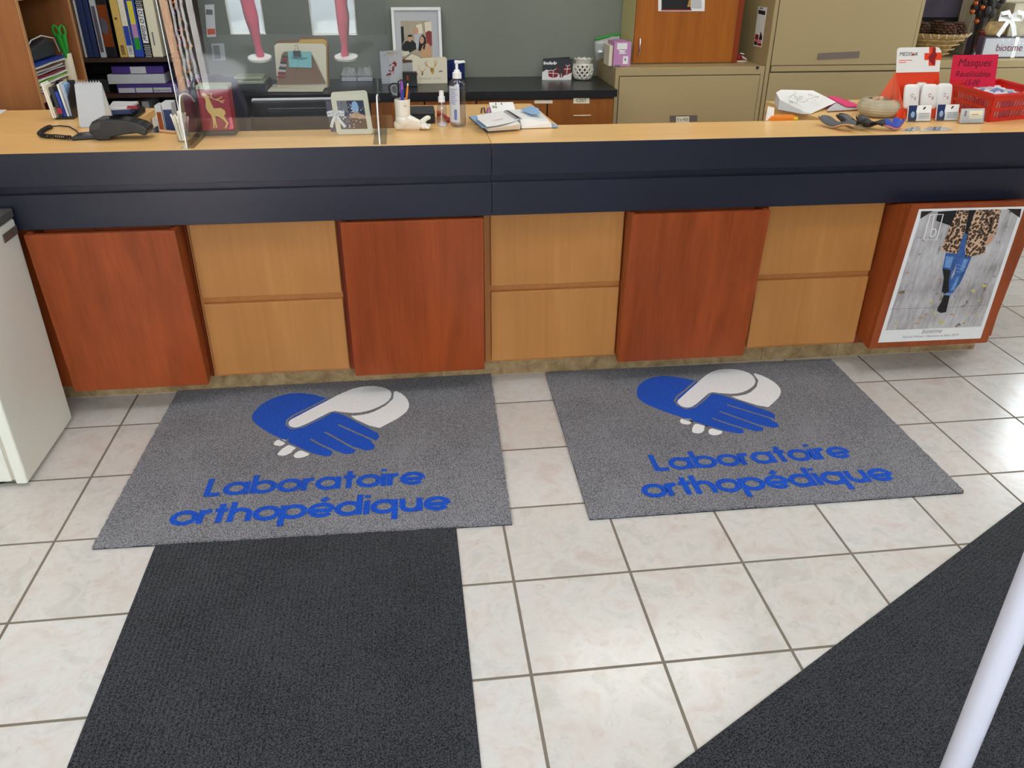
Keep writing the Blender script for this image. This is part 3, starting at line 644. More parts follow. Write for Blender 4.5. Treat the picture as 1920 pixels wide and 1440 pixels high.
p_ = atY(1420, 127, 3.42); MB().lathe([(.009, 0), (.009, .004), (.004, .004), (.004, .002)], p_, 16, ax=(0, -1, 0)).build('lock', 'charcoal', f1)
f = fY((1152, 126), (1163, 126), (1152, 122), 3.4195); mb = MB(); slab(mb, f, .001, h=.001); mb.build('maker_plate', 'holder_grey', f1)
TZ = 1.36
za, zb_ = atY(1600, 121, 3.42).z, atY(1600, 10, 3.42).z; zc, zd = atY(1600, 131, 3.42).z, atY(1600, 6, 3.42).z
f2 = file_cabinet('tall beige file cabinet between the two low ones', 1.863, 2.762, TZ, [(.03, .52), (.526, zc-.012), (zc+.03, TZ-.047)])
MB().box(1.895, 2.73, 3.417, 3.4225, zc-.004, zc+.026).build('rail', 'file_beige', f2, bevel=.0015)
f = fY((1532, 112), (1610, 108), (1534, 100), 3.4155); mb = MB(); slab(mb, f, .006, h=.003, r=.003); mb.build('recess_handle', 'holder_grey', f2)
text(f2, 'lettering', '', 'ink', f.O, f.U, f.V, width=.01) if False else None
f3 = file_cabinet('low beige file cabinet at right, carrying the basket and gift box', 2.766, 3.665, .955, [(.03, .45), (.456, .955-.047)])
# leaflet on the tall cabinet's side
q = [atX(1413, 86, 1.862), atX(1428, 89, 1.862), atX(1439, 14, 1.862), atX(1422, 12, 1.862)]
t = thing('leaflet', 'narrow printed leaflet stuck on the side of the tall file cabinet', 'leaflet', q[0])
MB().prism([p+V(-.0004, 0, 0) for p in q], V(-.0008, 0, 0)).build('sheet', 'paper', t)
fs = Fr(q[0]+V(-.0014, 0, 0), q[1]-q[0], q[3]-q[0]); mb = MB()
for pts, mi in (([(.1, .82), (.95, .80), (.95, .90), (.1, .92)], 0), ([(.2, .95), (.6, .95), (.6, .975), (.2, .975)], 0), ([(.05, .04), (.4, .03), (.42, .12), (.05, .13)], 0), ([(.45, .03), (.95, .03), (.95, .10), (.45, .11)], 1), ([(.05, .18), (.5, .17), (.5, .30), (.1, .31)], 1), ([(.55, .18), (.95, .18), (.95, .26), (.7, .40), (.6, .26)], 0), ([(.05, .13), (.9, .12), (.9, .165), (.05, .17)], 2)):
    mb.face([fs.p(u, v, 0) for u, v in pts], mi)
mb.build('print', ['ink', 'ink_red', 'pink'], t)

# wooden wall cupboard on the low file cabinet
cx0, cx1 = atY(1186, 116, 3.58).x, atY(1379, 112, 3.58).x
t = thing('wall_cupboard', 'wooden cupboard standing on the low file cabinet against the wall', 'cupboard', ((cx0+cx1)/2, 3.78, FZ+.001))
MB().box(cx0, cx1, 3.602, WB-.002, FZ+.001, 1.75).build('carcass', 'olive_lit_side', t, bevel=.001)  # lighter than the door: side light is put into the colour
dx = atY(1372, 112, 3.58).x
dr = MB().box(cx0+.001, dx, 3.58, 3.601, FZ+.006, 1.745).build('door', 'cabinet_wood', t, bevel=.0015)
MB().box(dx+.002, cx1+.012, 3.584, 3.62, FZ+.002, 1.75).build('side_strip', 'cherry_edge', t, bevel=.001)
h0, h1 = atY(1197, 104, 3.575), atY(1199, 71, 3.575)
MB().tube([h0+V(0, .006, 0), h0+V(0, -.018, 0.004), h0+V(0, -.02, .012), h1+V(0, -.02, -.012), h1+V(0, -.018, -.004), h1+V(0, .006, 0)], .0045, 10).build('handle', 'chrome', dr, smooth=True)
f = fY((1234, 21), (1321, 21), (1235, -150), 3.5792)
t = thing('notice', 'framed printed notice taped on the wooden cupboard door', 'notice', f.O)
mb = MB(); slab(mb, f, .0006, h=.0008); mb.build('sheet', 'paper', t)
mb = MB(); poly(mb, f, [(.07, .02), (.70, .02), (.70, .5), (.07, .5)], 0, .0012); poly(mb, f, [(.71, .03), (.93, .03), (.93, .5), (.71, .5)], 2, .0012); poly(mb, f, [(.06, .008), (.72, .008), (.72, .022), (.06, .022)], 1, .0013); poly(mb, f, [(.62, .05), (.70, .05), (.70, .14), (.66, .14)], 3, .0014)
mb.build('print', ['black_matte', 'red_dark', 'light_grey', 'gold'], t)
# things on the low file cabinet
q = fY((1150, 116), (1182, 116), (1150, 78), 3.48)
t = thing('tissue_box', 'lilac carton box on the file cabinet beside the wooden cupboard', 'box', (0, 0, 0))
bx0, bx1 = q.O.x, q.O.x+q.U.length
z1 = atY(1160, 79, 3.48).z
MB().box(bx0, bx1, 3.48, 3.64, FZ+.001, z1).build('carton', 'lilac', t, bevel=.002)
fb = Fr((bx0, 3.4795, FZ+.001), (bx1-bx0, 0, 0), (0, 0, z1-FZ))
mb = MB(); poly(mb, fb, [(.16, .70), (.75, .70), (.75, .95), (.16, .95)], 0); poly(mb, fb, [(.55, .10), (.85, .10), (.85, .42), (.55, .42)], 0); poly(mb, fb, ell(.48, .68, .22, .1, 12, 180, 360), 0, .0009); poly(mb, fb, [(.3, .52), (.7, .52), (.7, .57), (.3, .57)], 0); poly(mb, fb, [(.65, .24), (.72, .24), (.70, .34), (.65, .34)], 1, .001)
mb.build('print', ['paper', 'charcoal'], t)
MB().box(bx0-.022, bx0-.002, 3.50, 3.63, FZ+.001, z1-.02).build('side_flap', 'paper_cream', t, bevel=.001)
t = thing('zip_bag', 'clear zip bag with green slider lying against the lilac box', 'bag', (1.05, 3.8, FZ+.001))
A0, A1 = atY(1116, 74, 3.70), atY(1163, 64, 3.73)
mb = MB(); random.seed(5); N = 9; rows = []
for j in range(6):
    row = []
    for i in range(N):
        a = A0.lerp(A1, i/(N-1)); b_ = V(A0.x+.012+.13*i/(N-1), 3.73, FZ+.002); p = a.lerp(b_, j/5); row.append(p+V(random.uniform(-.006, .006), -.02*math.sin(j/5*3.14)+random.uniform(-.008, .008), 0))
    rows.append(row)
for j in range(5):
    for i in range(N-1): mb.face([rows[j][i], rows[j][i+1], rows[j+1][i+1], rows[j+1][i]])
bmesh.ops.remove_doubles(mb.bm, verts=mb.bm.verts, dist=.0005)
mb.build('pouch', 'bag', t, smooth=True, solid=.001)
MB().tube([A0, A0.lerp(A1, .5)+V(0, 0, .003), A1], .007, 8).build('zip_strip', 'green', t, smooth=True)
MB().box(1.0, 1.045, 3.74, 3.80, FZ+.002, FZ+.09).build('packet', 'paper_cream', t, bevel=.006)
# little red shoe
t = thing('shoe_ornament', 'tiny red baby shoe with white laces on the file cabinet corner', 'shoe', (1.80, 3.66, FZ+.001))
s0 = atY(1390, 113, 3.62); sx = s0.x
mb = MB(); mb.ball((sx-.012, 3.63, FZ+.022), .021, sc=(1, .8, 1.0)).ball((sx+.018, 3.63, FZ+.016), .017, sc=(1.2, .85, .8)).tube([(sx-.014, 3.63, FZ+.02), (sx-.014, 3.63, FZ+.044)], .014, 10)
mb.build('upper', 'red_dark', t, remesh=.003)
MB().prism([V(sx-.036+.076*(.5+.5*math.cos(a)) , 3.63+.018*math.sin(a), FZ+.001) for a in [2*math.pi*k/20 for k in range(20)]], V(0, 0, .008)).build('sole', 'paper_cream', t, bevel=.002)
mb = MB()
for k in range(4): mb.tube([(sx-.004+k*.008, 3.612, FZ+.036-k*.004), (sx+.002+k*.008, 3.606, FZ+.028-k*.004), (sx+.004+k*.008, 3.609, FZ+.02-k*.002)], .0022, 6)
mb.tube([(sx-.014, 3.62, FZ+.044), (sx-.02, 3.60, FZ+.052), (sx-.004, 3.605, FZ+.05), (sx+.006, 3.60, FZ+.045)], .0024, 6)
mb.build('laces', 'paper', t, smooth=True)

# ------------------------------------------------------------------ things on the right-hand file cabinet
GZ = .956
def pcone(c, r): return c
bc = atZ(1753, 60, GZ+.15); BXc = atY(1752, 80, 3.62)
t = thing('wicker_basket', 'flared wicker basket of pinecones on the right low file cabinet', 'basket', (BXc.x, 3.62, GZ))
w_ = abs(atY(1808, 62, 3.62).x-BXc.x); rz = atY(1750, 66, 3.47).z
w_ = max(w_, .2); hb = rz-GZ
mb = MB(); mb.lathe([(w_*.34, GZ), (w_*.40, GZ+.004), (w_*.56, GZ+hb*.40), (w_*.78, GZ+hb*.72), (w_, GZ+hb), (w_*.97, GZ+hb+.003), (w_*.74, GZ+hb*.74), (w_*.5, GZ+hb*.4), (w_*.3, GZ+.012)], (BXc.x, 3.64, 0), 40, cap=True)
mb.build('bowl', 'wicker', t, smooth=True)
mb = MB()
for k in range(5):
    f_ = .15+.2*k; r = w_*(.42+.56*f_)+.002; mb.tube([(BXc.x+r*math.cos(a), 3.64+r*math.sin(a), GZ+hb*f_) for a in [2*math.pi*i/36 for i in range(37)]], .004, 6, 0, False)
mb.build('weave_rings', 'wicker', t, smooth=True)
mb = MB()
for k in range(28):
    a = 2*math.pi*k/28; mb.tube([(BXc.x+(w_+.002)*math.cos(a), 3.64+(w_+.002)*math.sin(a), GZ+hb+.004), (BXc.x+(w_*.9+.004)*math.cos(a+.04), 3.64+(w_*.9+.004)*math.sin(a+.04), GZ+hb*.86)], .003, 5)
mb.build('rim_stitches', 'paper_cream', t)
for k in range(5):
    a = k*1.2566+.9; rr = w_*.60; R0 = w_*.26; c_ = V(BXc.x+rr*math.cos(a), 3.64+rr*math.sin(a), GZ+hb+.012)
    mb = MB()
    for j in range(7):
        h = -.9+1.8*j/6; rj = R0*.86*math.sqrt(max(0, 1-h*h*.9))
        for i in range(9):
            an = i*2*math.pi/9+j*.35; p = c_+V(rj*math.cos(an), rj*math.sin(an), h*R0*.9); mb.ball(p, R0*.2, seg=6, sc=(1.2, 1.2, .7))
    mb.ball(c_, R0*.72, seg=8)
    single(mb, 'pinecone', 'pinecone', ['brown pinecone at the back right of the wicker basket', 'brown pinecone at the back left of the wicker basket', 'brown pinecone at the far left of the wicker basket', 'brown pinecone at the front of the wicker basket', 'brown pinecone at the right of the wicker basket'][k], 'pinecone', 'pinecones in the wicker basket')
mb = MB(); random.seed(11)
for k in range(120):
    a = random.uniform(0, 6.28); rr = w_*.75*math.sqrt(random.random()); p = V(BXc.x+rr*math.cos(a), 3.64+rr*math.sin(a), GZ+hb*.74+random.uniform(-.006, .012)); d = V(random.uniform(-.05, .05), random.uniform(-.05, .05), random.uniform(-.01, .02)); mb.tube([p-d, p, p+d*.8+V(0, 0, -.006)], .0018, 5)
o_ = mb.build('straw_bed', 'tan', t); o_['kind'] = 'stuff'
# bouquet in cellophane
bp = atY(1825, 92, 3.60); t = thing('vase_arrangement', 'dark glass vase of copper baubles and dried flowers between basket and gift box', 'vase', (bp.x, 3.58, GZ))
MB().lathe([(.030, GZ), (.033, GZ+.004), (.026, GZ+.07), (.033, GZ+.16), (.038, GZ+.22), (.036, GZ+.22), (.030, GZ+.16), (.022, GZ+.07), (.022, GZ+.012)], (bp.x, 3.58, 0), 24).build('vase', 'cello', t, smooth=True)
mb = MB(); random.seed(4)
for k in range(26): mb.tube([(bp.x+random.uniform(-.02, .02), 3.58+random.uniform(-.02, .02), GZ+.02), (bp.x+random.uniform(-.055, .055), 3.58+random.uniform(-.05, .05), GZ+.30+random.uniform(-.03, .12))], .003, 5)
for k in range(60): mb.ball((bp.x+random.gauss(0, .035), 3.58+random.gauss(0, .03), GZ+.33+random.gauss(0, .05)), random.uniform(.012, .022), seg=6, sc=(1, .5, 1.3))
mb.build('dried_flowers', 'hair', t)
for px, py in ((1823, 22), (1831, 40), (1829, 6), (1842, 14)): p = atY(px, py, 3.54); MB().ball(p, .015, seg=14).build('bauble', 'copper', t, smooth=True)
mb = MB()
for k in range(40): mb.ball((bp.x+random.uniform(-.022, .022), 3.56+random.uniform(-.02, .02), GZ+random.uniform(.03, .16)), .006, seg=6, sc=(1.6, .6, .7))
mb.build('petals', 'red_dark', t)
# gift box
g0 = atY(1840, 96, 3.50); t = thing('gift_set', 'wrapped gift set with lettered pale box and white ribbon bow on the file cabinet', 'gift', (g0.x+.15, 3.58, GZ))
gx = g0.x
MB().box(gx, gx+.34, 3.50, 3.66, GZ+.001, GZ+.118).build('sleeve_box', 'plum', t, bevel=.003)
MB().box(gx+.0, gx+.34, 3.67, 3.80, GZ+.001, GZ+.40).build('back_box', 'clay', t, bevel=.004)
MB().box(gx+.02, gx+.15, 3.52, 3.64, GZ+.1185, GZ+.20).build('soap_bag', 'wicker', t, bevel=.03, seg=4)
MB().box(gx+.155, gx+.33, 3.52, 3.66, GZ+.1185, GZ+.30).build('inner_box', 'clay', t, bevel=.003)
fb = Fr((gx, 3.4995, GZ), (.34, 0, 0), (0, 0, .118))
mb = MB(); poly(mb, fb, [(.03, .06), (.93, .06), (.93, .94), (.03, .94)], 0)
random.seed(2)
for k in range(26): poly(mb, fb, ell(random.uniform(.05, .9), random.uniform(.1, .9), .012, .03, 8), 1, .001)
mb.build('print', ['light_grey', 'paper'], t)
text(t, 'lettering', 'biotime', 'berry', fb.p(.52, .34, .0012), fb.U, fb.V, width=.17)
bc_ = V(gx+.125, 3.49, GZ+.225); mb = MB()
for s_ in (-1, 1):
    mb.ribbon([bc_, bc_+V(s_*.03, -.012, .03), bc_+V(s_*.07, -.01, .022), bc_+V(s_*.07, .0, -.008), bc_+V(s_*.03, 0, -.006), bc_], .03, V(0, -.9, .3))
    mb.ribbon([bc_, bc_+V(s_*.03, -.006, -.05), bc_+V(s_*.055, -.004, -.10)], .028, V(0, -1, 0))
mb.ball(bc_, .012, seg=8)
mb.build('ribbon_bow', 'paper', t, solid=.0015)
MB().box(gx+.2, gx+.225, 3.498, 3.4992, GZ+.001, GZ+.118).build('ribbon_band', 'paper', t)
# dark framed board on the wall behind
q = fY((1700, 40), (1806, 40), (1700, -120), WB-.012)
t = thing('wall_board', 'large dark framed picture on the back wall above the pinecone basket', 'picture', q.O)
mb = MB(); slab(mb, q, .010); mb.build('canvas', 'plum', t)
mb = MB(); mb.prism([q.p(0, 0, .012), q.p(1, 0, .012), q.p(1, .05, .012), q.p(0, .05, .012)], -q.N*.02); mb.build('frame_rail', 'black_matte', t)

# ------------------------------------------------------------------ back counter items
def ycounter(px, py): return atZ(px, py, BC).y
def card(name, label, cat, bl, br, tl, Y, mat='paper', opened=.07, lean_=.02, group=None):
    """A greeting card standing open: front panel plus a splayed back panel."""
    f = fY(bl, br, tl, Y); f.O.z = BC+.001
    t = thing(name, label, cat, f.O, group); mb = MB(); slab(mb, f, .0008); mb.build('front_leaf', mat, t)
    g = Fr(f.p(0, 0)+V(.004, .0012, 0), V(f.U.x*.96, opened, 0), f.V); mb = MB(); slab(mb, g, .0008); mb.build('back_leaf', mat, t)
    return t, f
# photo frame
f = fY((740, 143), (831, 139), (731, 14), 3.80); f.O.z = BC+.001
top = atY(731, 14, 3.84); f = Fr(f.O, atY(831, 139, 3.80)-atY(740, 143, 3.80), V(0, .05, 0)+V(0, 0, top.z-BC))
f.U.z = 0
t = thing('framed_photograph', 'white framed group photograph leaning on the green wall behind the cards', 'picture frame', f.O)
mb = MB(); wd = .05
for u0, u1, v0, v1 in ((0, 1, 0, .055), (0, 1, .955, 1), (0, .06, .055, .955), (.94, 1, .055, .955)): slab(mb, f, .022, u0=u0, u1=u1, v0=v0, v1=v1, h=.0)
mb.build('frame', 'white_plastic', t, bevel=.002)
mb = MB(); slab(mb, f, .002, u0=.058, u1=.942, v0=.053, v1=.957, h=-.012); mb.build('mount', 'light_grey', t)
Z3 = lambda L: [((x-345-(y-65)*.060)/455, 1-(y-65)/640) for x, y in L]
mb = MB(); H = -.0115
def ph(L, mi, h): mb.face([f.p(u, v, H+h) for u, v in Z3(L)], mi)
ph([(435, 182), (718, 182), (732, 530), (455, 552)], 0, 0)
ph([(437, 230), (462, 230), (470, 350), (445, 400)], 1, .0003); ph([(575, 220), (630, 205), (640, 290), (590, 300)], 8, .0003); ph([(655, 195), (718, 185), (722, 290), (665, 290)], 8, .0003)
ph([(665, 285), (690, 268), (722, 275), (728, 400), (680, 400)], 2, .0004)
ph([(560, 300), (600, 285), (640, 310), (640, 400), (600, 430), (570, 400)], 3, .0005); ph(ell(577, 268, 22, 33, 14), 4, .0006)
ph([(445, 400), (480, 360), (540, 345), (578, 380), (580, 430), (520, 460), (448, 435)], 1, .0007); ph(ell(522, 335, 20, 30, 14), 4, .0008); ph([(500, 320), (505, 303), (540, 303), (544, 320)], 6, .0009)
ph([(600, 440), (610, 330), (640, 298), (668, 330), (675, 400), (655, 460)], 6, .0008); ph(ell(632, 350, 20, 32, 14), 4, .0010)
ph([(610, 480), (640, 400), (690, 375), (722, 420), (730, 515), (640, 505)], 5, .0009); ph([(655, 390), (668, 395), (655, 440), (640, 420)], 6, .0011)
ph([(452, 520), (490, 500), (540, 465), (600, 500), (732, 525), (732, 530), (455, 552)], 7, .0010); ph([(450, 450), (510, 445), (520, 465), (480, 490), (452, 490)], 9, .0012); ph([(470, 520), (540, 470), (650, 520), (640, 535)], 9, .0012)
mb.build('photograph', ['clay', 'black_matte', 'red_dark', 'light_grey', 'skin', 'insole_tan', 'hair', 'brown', 'paper_cream', 'paper_cream'], t)
# shoe card
Y_ = ycounter(734, 157.5); t, f = card('greeting_card', 'white greeting card with a red high heeled shoe, at the left of the photo frame', 'card', (716, 158), (756, 157), (712, 97), Y_, 'light_grey')
Zs = lambda L: [((x-255-(y-465)*.06)/200, 1-(y-465)/292) for x, y in L]
mb = MB()
for L in ([(370, 570), (395, 555), (412, 575), (408, 605), (395, 600), (385, 580), (370, 580)], [(372, 600), (390, 595), (385, 660), (383, 680), (378, 640), (365, 650)], [(340, 590), (362, 578), (366, 584), (348, 596), (352, 610)], [(330, 635), (345, 630), (370, 650), (350, 648)], [(305, 682), (330, 662), (360, 655), (358, 682)]): poly(mb, f, Zs(L), 0, .0006)
random.seed(9)
for k in range(60):
    x, y = random.gauss(360, 40), 470+abs(random.gauss(0, 30)); x = min(440, max(285, x)); poly(mb, f, Zs(ell(x, y, 3.5, 3.5, 5)), 1, .0008)
mb.build('print', ['ink_red', 'gold'], t)
# reindeer card
Y_ = ycounter(806, 157); t, f = card('greeting_card', 'cream greeting card with golden antlered heads, before the blue cup', 'card', (775, 158), (839, 157), (773, 111), Y_, 'paper_cream')
Zr = lambda L: [((x-552)/310, 1-(y-533)/222) for x, y in L]
mb = MB()
poly(mb, f, Zr([(708, 620), (722, 612), (742, 620), (744, 645), (735, 672), (722, 672), (712, 645)]), 0, .0006)
poly(mb, f, Zr([(625, 645), (650, 645), (642, 678), (632, 678)]), 0, .0006); poly(mb, f, Zr(ell(580, 668, 13, 18, 10)), 1, .0006); poly(mb, f, Zr(ell(805, 655, 20, 16, 10, 180, 360)), 2, .0006); poly(mb, f, Zr(ell(637, 672, 6, 8, 8)), 3, .0008)
def ant(L, wd=.0030): mb.ribbon([f.p(u, v, .0007) for u, v in Zr(L)], wd, f.N, 0)
ant([(712, 615), (690, 605), (670, 590), (660, 560)]); ant([(690, 606), (676, 575), (682, 550)]); ant([(672, 592), (664, 580)]); ant([(740, 615), (757, 600), (766, 575), (766, 545)]); ant([(750, 606), (752, 575), (745, 550)])
ant([(632, 645), (618, 632), (606, 615), (605, 595)], .0018); ant([(645, 645), (658, 632), (666, 620), (667, 603)], .0018)
mb.build('print', ['gold', 'red_dark', 'grey', 'ink'], t)
text(t, 'lettering', 'JOYEUSES FÊTES', 'ink_grey', f.p(.5, .17), f.U, f.V, width=f.U.length*.62, spacing=1.5)
# black card with presents
Y_ = ycounter(1042, 150); t, f = card('greeting_card', 'black greeting card with red presents, beside the white lattice pot', 'card', (1016, 150), (1071, 150), (1018, 110), Y_, 'charcoal')
Zp = lambda L: [((x-148)/217, 1-(y-442)/158) for x, y in L]
mb = MB(); poly(mb, f, Zp([(148, 600), (148, 540), (180, 522), (250, 545), (300, 570), (365, 545), (365, 600)]), 0, .0006)
for L in ([(190, 535), (225, 530), (268, 540), (262, 575), (230, 585), (195, 572)], [(305, 505), (335, 490), (355, 500), (352, 550), (328, 565), (305, 545)], [(276, 555), (300, 552), (304, 575), (290, 585), (278, 578)], [(240, 495), (262, 505), (280, 520), (262, 530)]): poly(mb, f, Zp(L), 1, .0008)
for L in ([(228, 530), (230, 583)], [(192, 548), (265, 552)], [(332, 492), (328, 562)], [(306, 520), (354, 516)], [(205, 525), (228, 530), (250, 515)], [(318, 488), (334, 496), (350, 486)], [(290, 553), (290, 584)]): mb.ribbon([f.p(u, v, .0010) for u, v in Zp(L)], .0035, f.N, 0)
for k in range(8): poly(mb, f, Zp([(152+k*12, 468+(k % 2)*8), (164+k*12, 458+(k % 3)*6), (168+k*12, 482-(k % 2)*6), (156+k*12, 488)]), 0, .0009)
mb.build('print', ['paper', 'red_dark'], t)
# blue mug / candle pot
c_ = atZ(855, 148, BC); r = (atY(872, 130, c_.y).x-atY(838, 130, c_.y).x)/2; h = atY(855, 114, c_.y).z-BC
t = thing('planter_pot', 'dark blue mosaic pot behind the sanitizer bottle', 'pot', (c_.x, c_.y, BC+.001))
MB().lathe([(r*.93, BC+.001), (r, BC+.006), (r, BC+h), (r*.93, BC+h), (r*.92, BC+h*.6)], (c_.x, c_.y, 0), 32).build('pot', 'blue_tile', t, smooth=True)
MB().lathe([(r*.9, BC+h*.6), (r*.9, BC+h*.62)], (c_.x, c_.y, 0), 24).build('wax', 'black_matte', t)
# lattice pot
c_ = atZ(1092, 149, BC); r = (atY(1110, 132, c_.y).x-atY(1074, 132, c_.y).x)/2; h = atY(1092, 109, c_.y).z-BC
t = thing('lattice_pot', 'white ceramic pot with pierced lattice sides and scalloped rim', 'pot', (c_.x, c_.y, BC+.001))
def rp(v): return r*(.66+.34*math.sin(math.pi*min(1, v/.95)**.9)) if v < .76 else r*(.80+.1*(v-.76)/.24)
mb = MB()
for s_ in (-1, 1):
    for k in range(12): mb.tube([(c_.x+rp(.08+.62*j/8)*math.cos(2*math.pi*(k/12)+s_*j/8*1.15), c_.y+rp(.08+.62*j/8)*math.sin(2*math.pi*(k/12)+s_*j/8*1.15), BC+h*(.08+.62*j/8)) for j in range(9)], .0068, 6)
mb.build('lattice', 'white_gloss', t, smooth=True)
MB().lathe([(r*.6, BC+.001), (r*.7, BC+.004), (rp(.1), BC+h*.1), (rp(.1)-.004, BC+h*.1), (r*.5, BC+.006)], (c_.x, c_.y, 0), 28).build('foot', 'white_gloss', t, smooth=True)
mb = MB(); rs = []
for v, dr in ((.70, 0), (.76, .001), (.84, 0), (.98, .004), (.98, .0), (.84, -.004), (.70, -.004)):
    rs.append([V(c_.x+(rp(v)+dr)*math.cos(a), c_.y+(rp(v)+dr)*math.sin(a), BC+h*(v+(.025*math.cos(10*a) if v > .9 else 0))) for a in [2*math.pi*i/60 for i in range(60)]])
mb.rings(rs, cap=False).build('rim', 'white_gloss', t, smooth=True)
MB().lathe([(r*.55, BC+.006), (r*.62, BC+h*.6), (.001, BC+h*.6)], (c_.x, c_.y, 0), 20).build('inner_cup', 'black_matte', t)
# small black photo cube
a0 = atZ(756, 163, BC); b0 = atZ(776, 163, BC); hh = atY(756, 136, a0.y).z-BC
t = thing('dark_candle_box', 'small black box between the two white greeting cards', 'box', (a0.x, a0.y, BC))
MB().box(a0.x, b0.x+.02, a0.y, a0.y+.05, BC+.001, BC+hh).build('case', 'black_plastic', t, bevel=.002)
MB().box(a0.x+.022, a0.x+.034, a0.y-.0012, a0.y-.0002, BC+.035, BC+.062).build('front_print', 'copper', t)
# file sorter
fx0, fx1 = atZ(507, 172, BC), atZ(614, 172, BC); yb = fx0.y+.02
t = thing('folder_stand', 'stack of manila folders standing on the black counter with a tray of loose papers', 'folders', ((fx0.x+fx1.x)/2, yb, BC))
def folder(name, dy, pts, Y, mat, rake=.09, th=.004):
    P_ = [atY(x, y, Y) for x, y in pts]
    mb = MB(); mb.prism([V(p.x, Y+dy+(p.z-BC)*rake, max(p.z, BC+.003)) for p in P_], V(0, th, 0)); return mb.build(name, mat, t, bevel=.001)
folder('back_folder', .085, [(520, 166), (616, 166), (614, 84), (606, 73), (562, 72), (555, 78), (514, 80)], yb, 'brown_card')
folder('tan_folder', .06, [(520, 166), (614, 166), (611, 80), (604, 76), (560, 77), (556, 83), (520, 84), (514, 88)], yb, 'paper_tan')
folder('tan_folder', .045, [(520, 166), (614, 166), (608, 82), (560, 84), (516, 86)], yb, 'paper_tan')
folder('manila_folder', .03, [(519, 166), (612, 166), (610, 90), (606, 84), (518, 83), (512, 88)], yb, 'paper_cream')
folder('brown_divider', .012, [(518, 160), (611, 158), (584, 103), (580, 98), (532, 98), (527, 103)], yb, 'brown_card')
mb = MB(); mb.prism([V(p.x, p.y, p.z) for p in (atZ(502, 172, BC+.006), atZ(605, 172, BC+.006), atZ(613, 157, BC+.006), atZ(513, 160, BC+.006))], V(0, 0, .006)); mb.build('base_tray', 'paper_cream', t)
mb = MB()
for k, (mi, y0) in enumerate([(0, 105), (1, 111), (0, 116), (2, 121), (0, 127), (2, 131), (1, 136), (1, 143)]):
    f_ = [atY(x, y, yb-.001) for x, y in ((527-(y0-105)*.24, y0+4), (537-(y0-105)*.10, y0+5), (538-(y0-105)*.10, y0+1), (528-(y0-105)*.24, y0))]
    mb.prism([V(p.x, yb+.010+(p.z-BC)*.09, p.z) for p in f_], V(0, -.0006, 0), mi)
mb.build('index_tabs', ['charcoal', 'red_dark', 'light_grey'], t)
q = [atY(x, y, yb-.004) for x, y in ((541, 127), (584, 128), (583, 98), (538, 97))]
nt_ = MB(); nt_.prism([V(p.x, yb+.008+(p.z-BC)*.09, p.z) for p in q], V(0, .002, 0)); nt_.build('teal_note', 'teal_paper', t)
ql = [V(p.x, yb+.0072+(p.z-BC)*.09, p.z) for p in q]
text(t, 'lettering', 'Faire Signer', 'ink', ql[0].lerp(ql[1], .5)+(ql[3]-ql[0])*.52, ql[1]-ql[0], ql[3]-ql[0], width=(ql[1]-ql[0]).length*.68)
cl_ = atY(556, 100, yb); mb = MB(); cy_ = yb+.006+(cl_.z-BC)*.09
mb.prism([V(cl_.x-.020, cy_, cl_.z-.018), V(cl_.x+.020, cy_, cl_.z-.018), V(cl_.x+.020, cy_+.004, cl_.z+.010), V(cl_.x-.020, cy_+.004, cl_.z+.010)], V(0, -.012, 0))
mb.build('binder_clip', 'black_plastic', t, bevel=.001)
mb = MB(); mb.tube([(cl_.x-.012, cy_, cl_.z+.008), (cl_.x-.006, cy_, cl_.z+.024), (cl_.x-.008, cy_, cl_.z+.034), (cl_.x, cy_, cl_.z+.040), (cl_.x+.008, cy_, cl_.z+.034), (cl_.x+.006, cy_, cl_.z+.024), (cl_.x+.012, cy_, cl_.z+.008)], .0014, 6); mb.build('clip_wire', 'chrome', t)
# packs of bagged supplies
b0 = atZ(640, 153, BC); b1_ = atZ(699, 153, BC); wq = (b1_.x-b0.x)/2
for k in range(2):
    x0 = b0.x+k*wq
    t = thing('supply_pack', ['grey wrapped supply pack beside the folders, the one on the left', 'grey wrapped supply pack beside the folders, the one nearer the shoe card'][k], 'pack', (x0+wq/2, b0.y+.06, BC), 'wrapped packs on the back counter')
    MB().box(x0+.002, x0+wq-.002, b0.y, b0.y+.13, BC+.001, BC+.022).build('carton', 'light_grey', t, bevel=.002)
    random.seed(k); mb = MB(); n_ = 7; gr = [[V(x0+.0+(wq)*i/(n_-1), b0.y+.01+.12*j/(n_-1), BC+.026+random.uniform(0, .05)*(1 if 0 < i < n_-1 and j > 0 else .2)) for i in range(n_)] for j in range(n_)]
    for j in range(n_-1):
        for i in range(n_-1): mb.face([gr[j][i], gr[j][i+1], gr[j+1][i+1], gr[j+1][i]])
    mb.build('plastic_wrap', 'bag', t)
# tray with folded cloth at the left
a0 = atZ(432, 176, BC); b0 = atZ(498, 176, BC)
t = thing('paper_tray', 'black tray with a folded sage cloth behind the reindeer box', 'tray', (a0.x, a0.y, BC))
mb = MB(); mb.box(a0.x, b0.x, a0.y, a0.y+.25, BC+.001, BC+.006).box(a0.x, b0.x, a0.y, a0.y+.004, BC+.006, BC+.05).box(a0.x, a0.x+.004, a0.y+.004, a0.y+.25, BC+.006, BC+.05).box(b0.x-.004, b0.x, a0.y+.004, a0.y+.25, BC+.006, BC+.05)
mb.build('tray', 'black_plastic', t)
mb = MB(); mb.box(a0.x+.01, b0.x-.01, a0.y+.02, a0.y+.2, BC+.007, BC+.062).box(a0.x+.02, b0.x-.015, a0.y+.03, a0.y+.19, BC+.063, BC+.08); mb.build('cloth', 'sage', t, bevel=.008, seg=3)
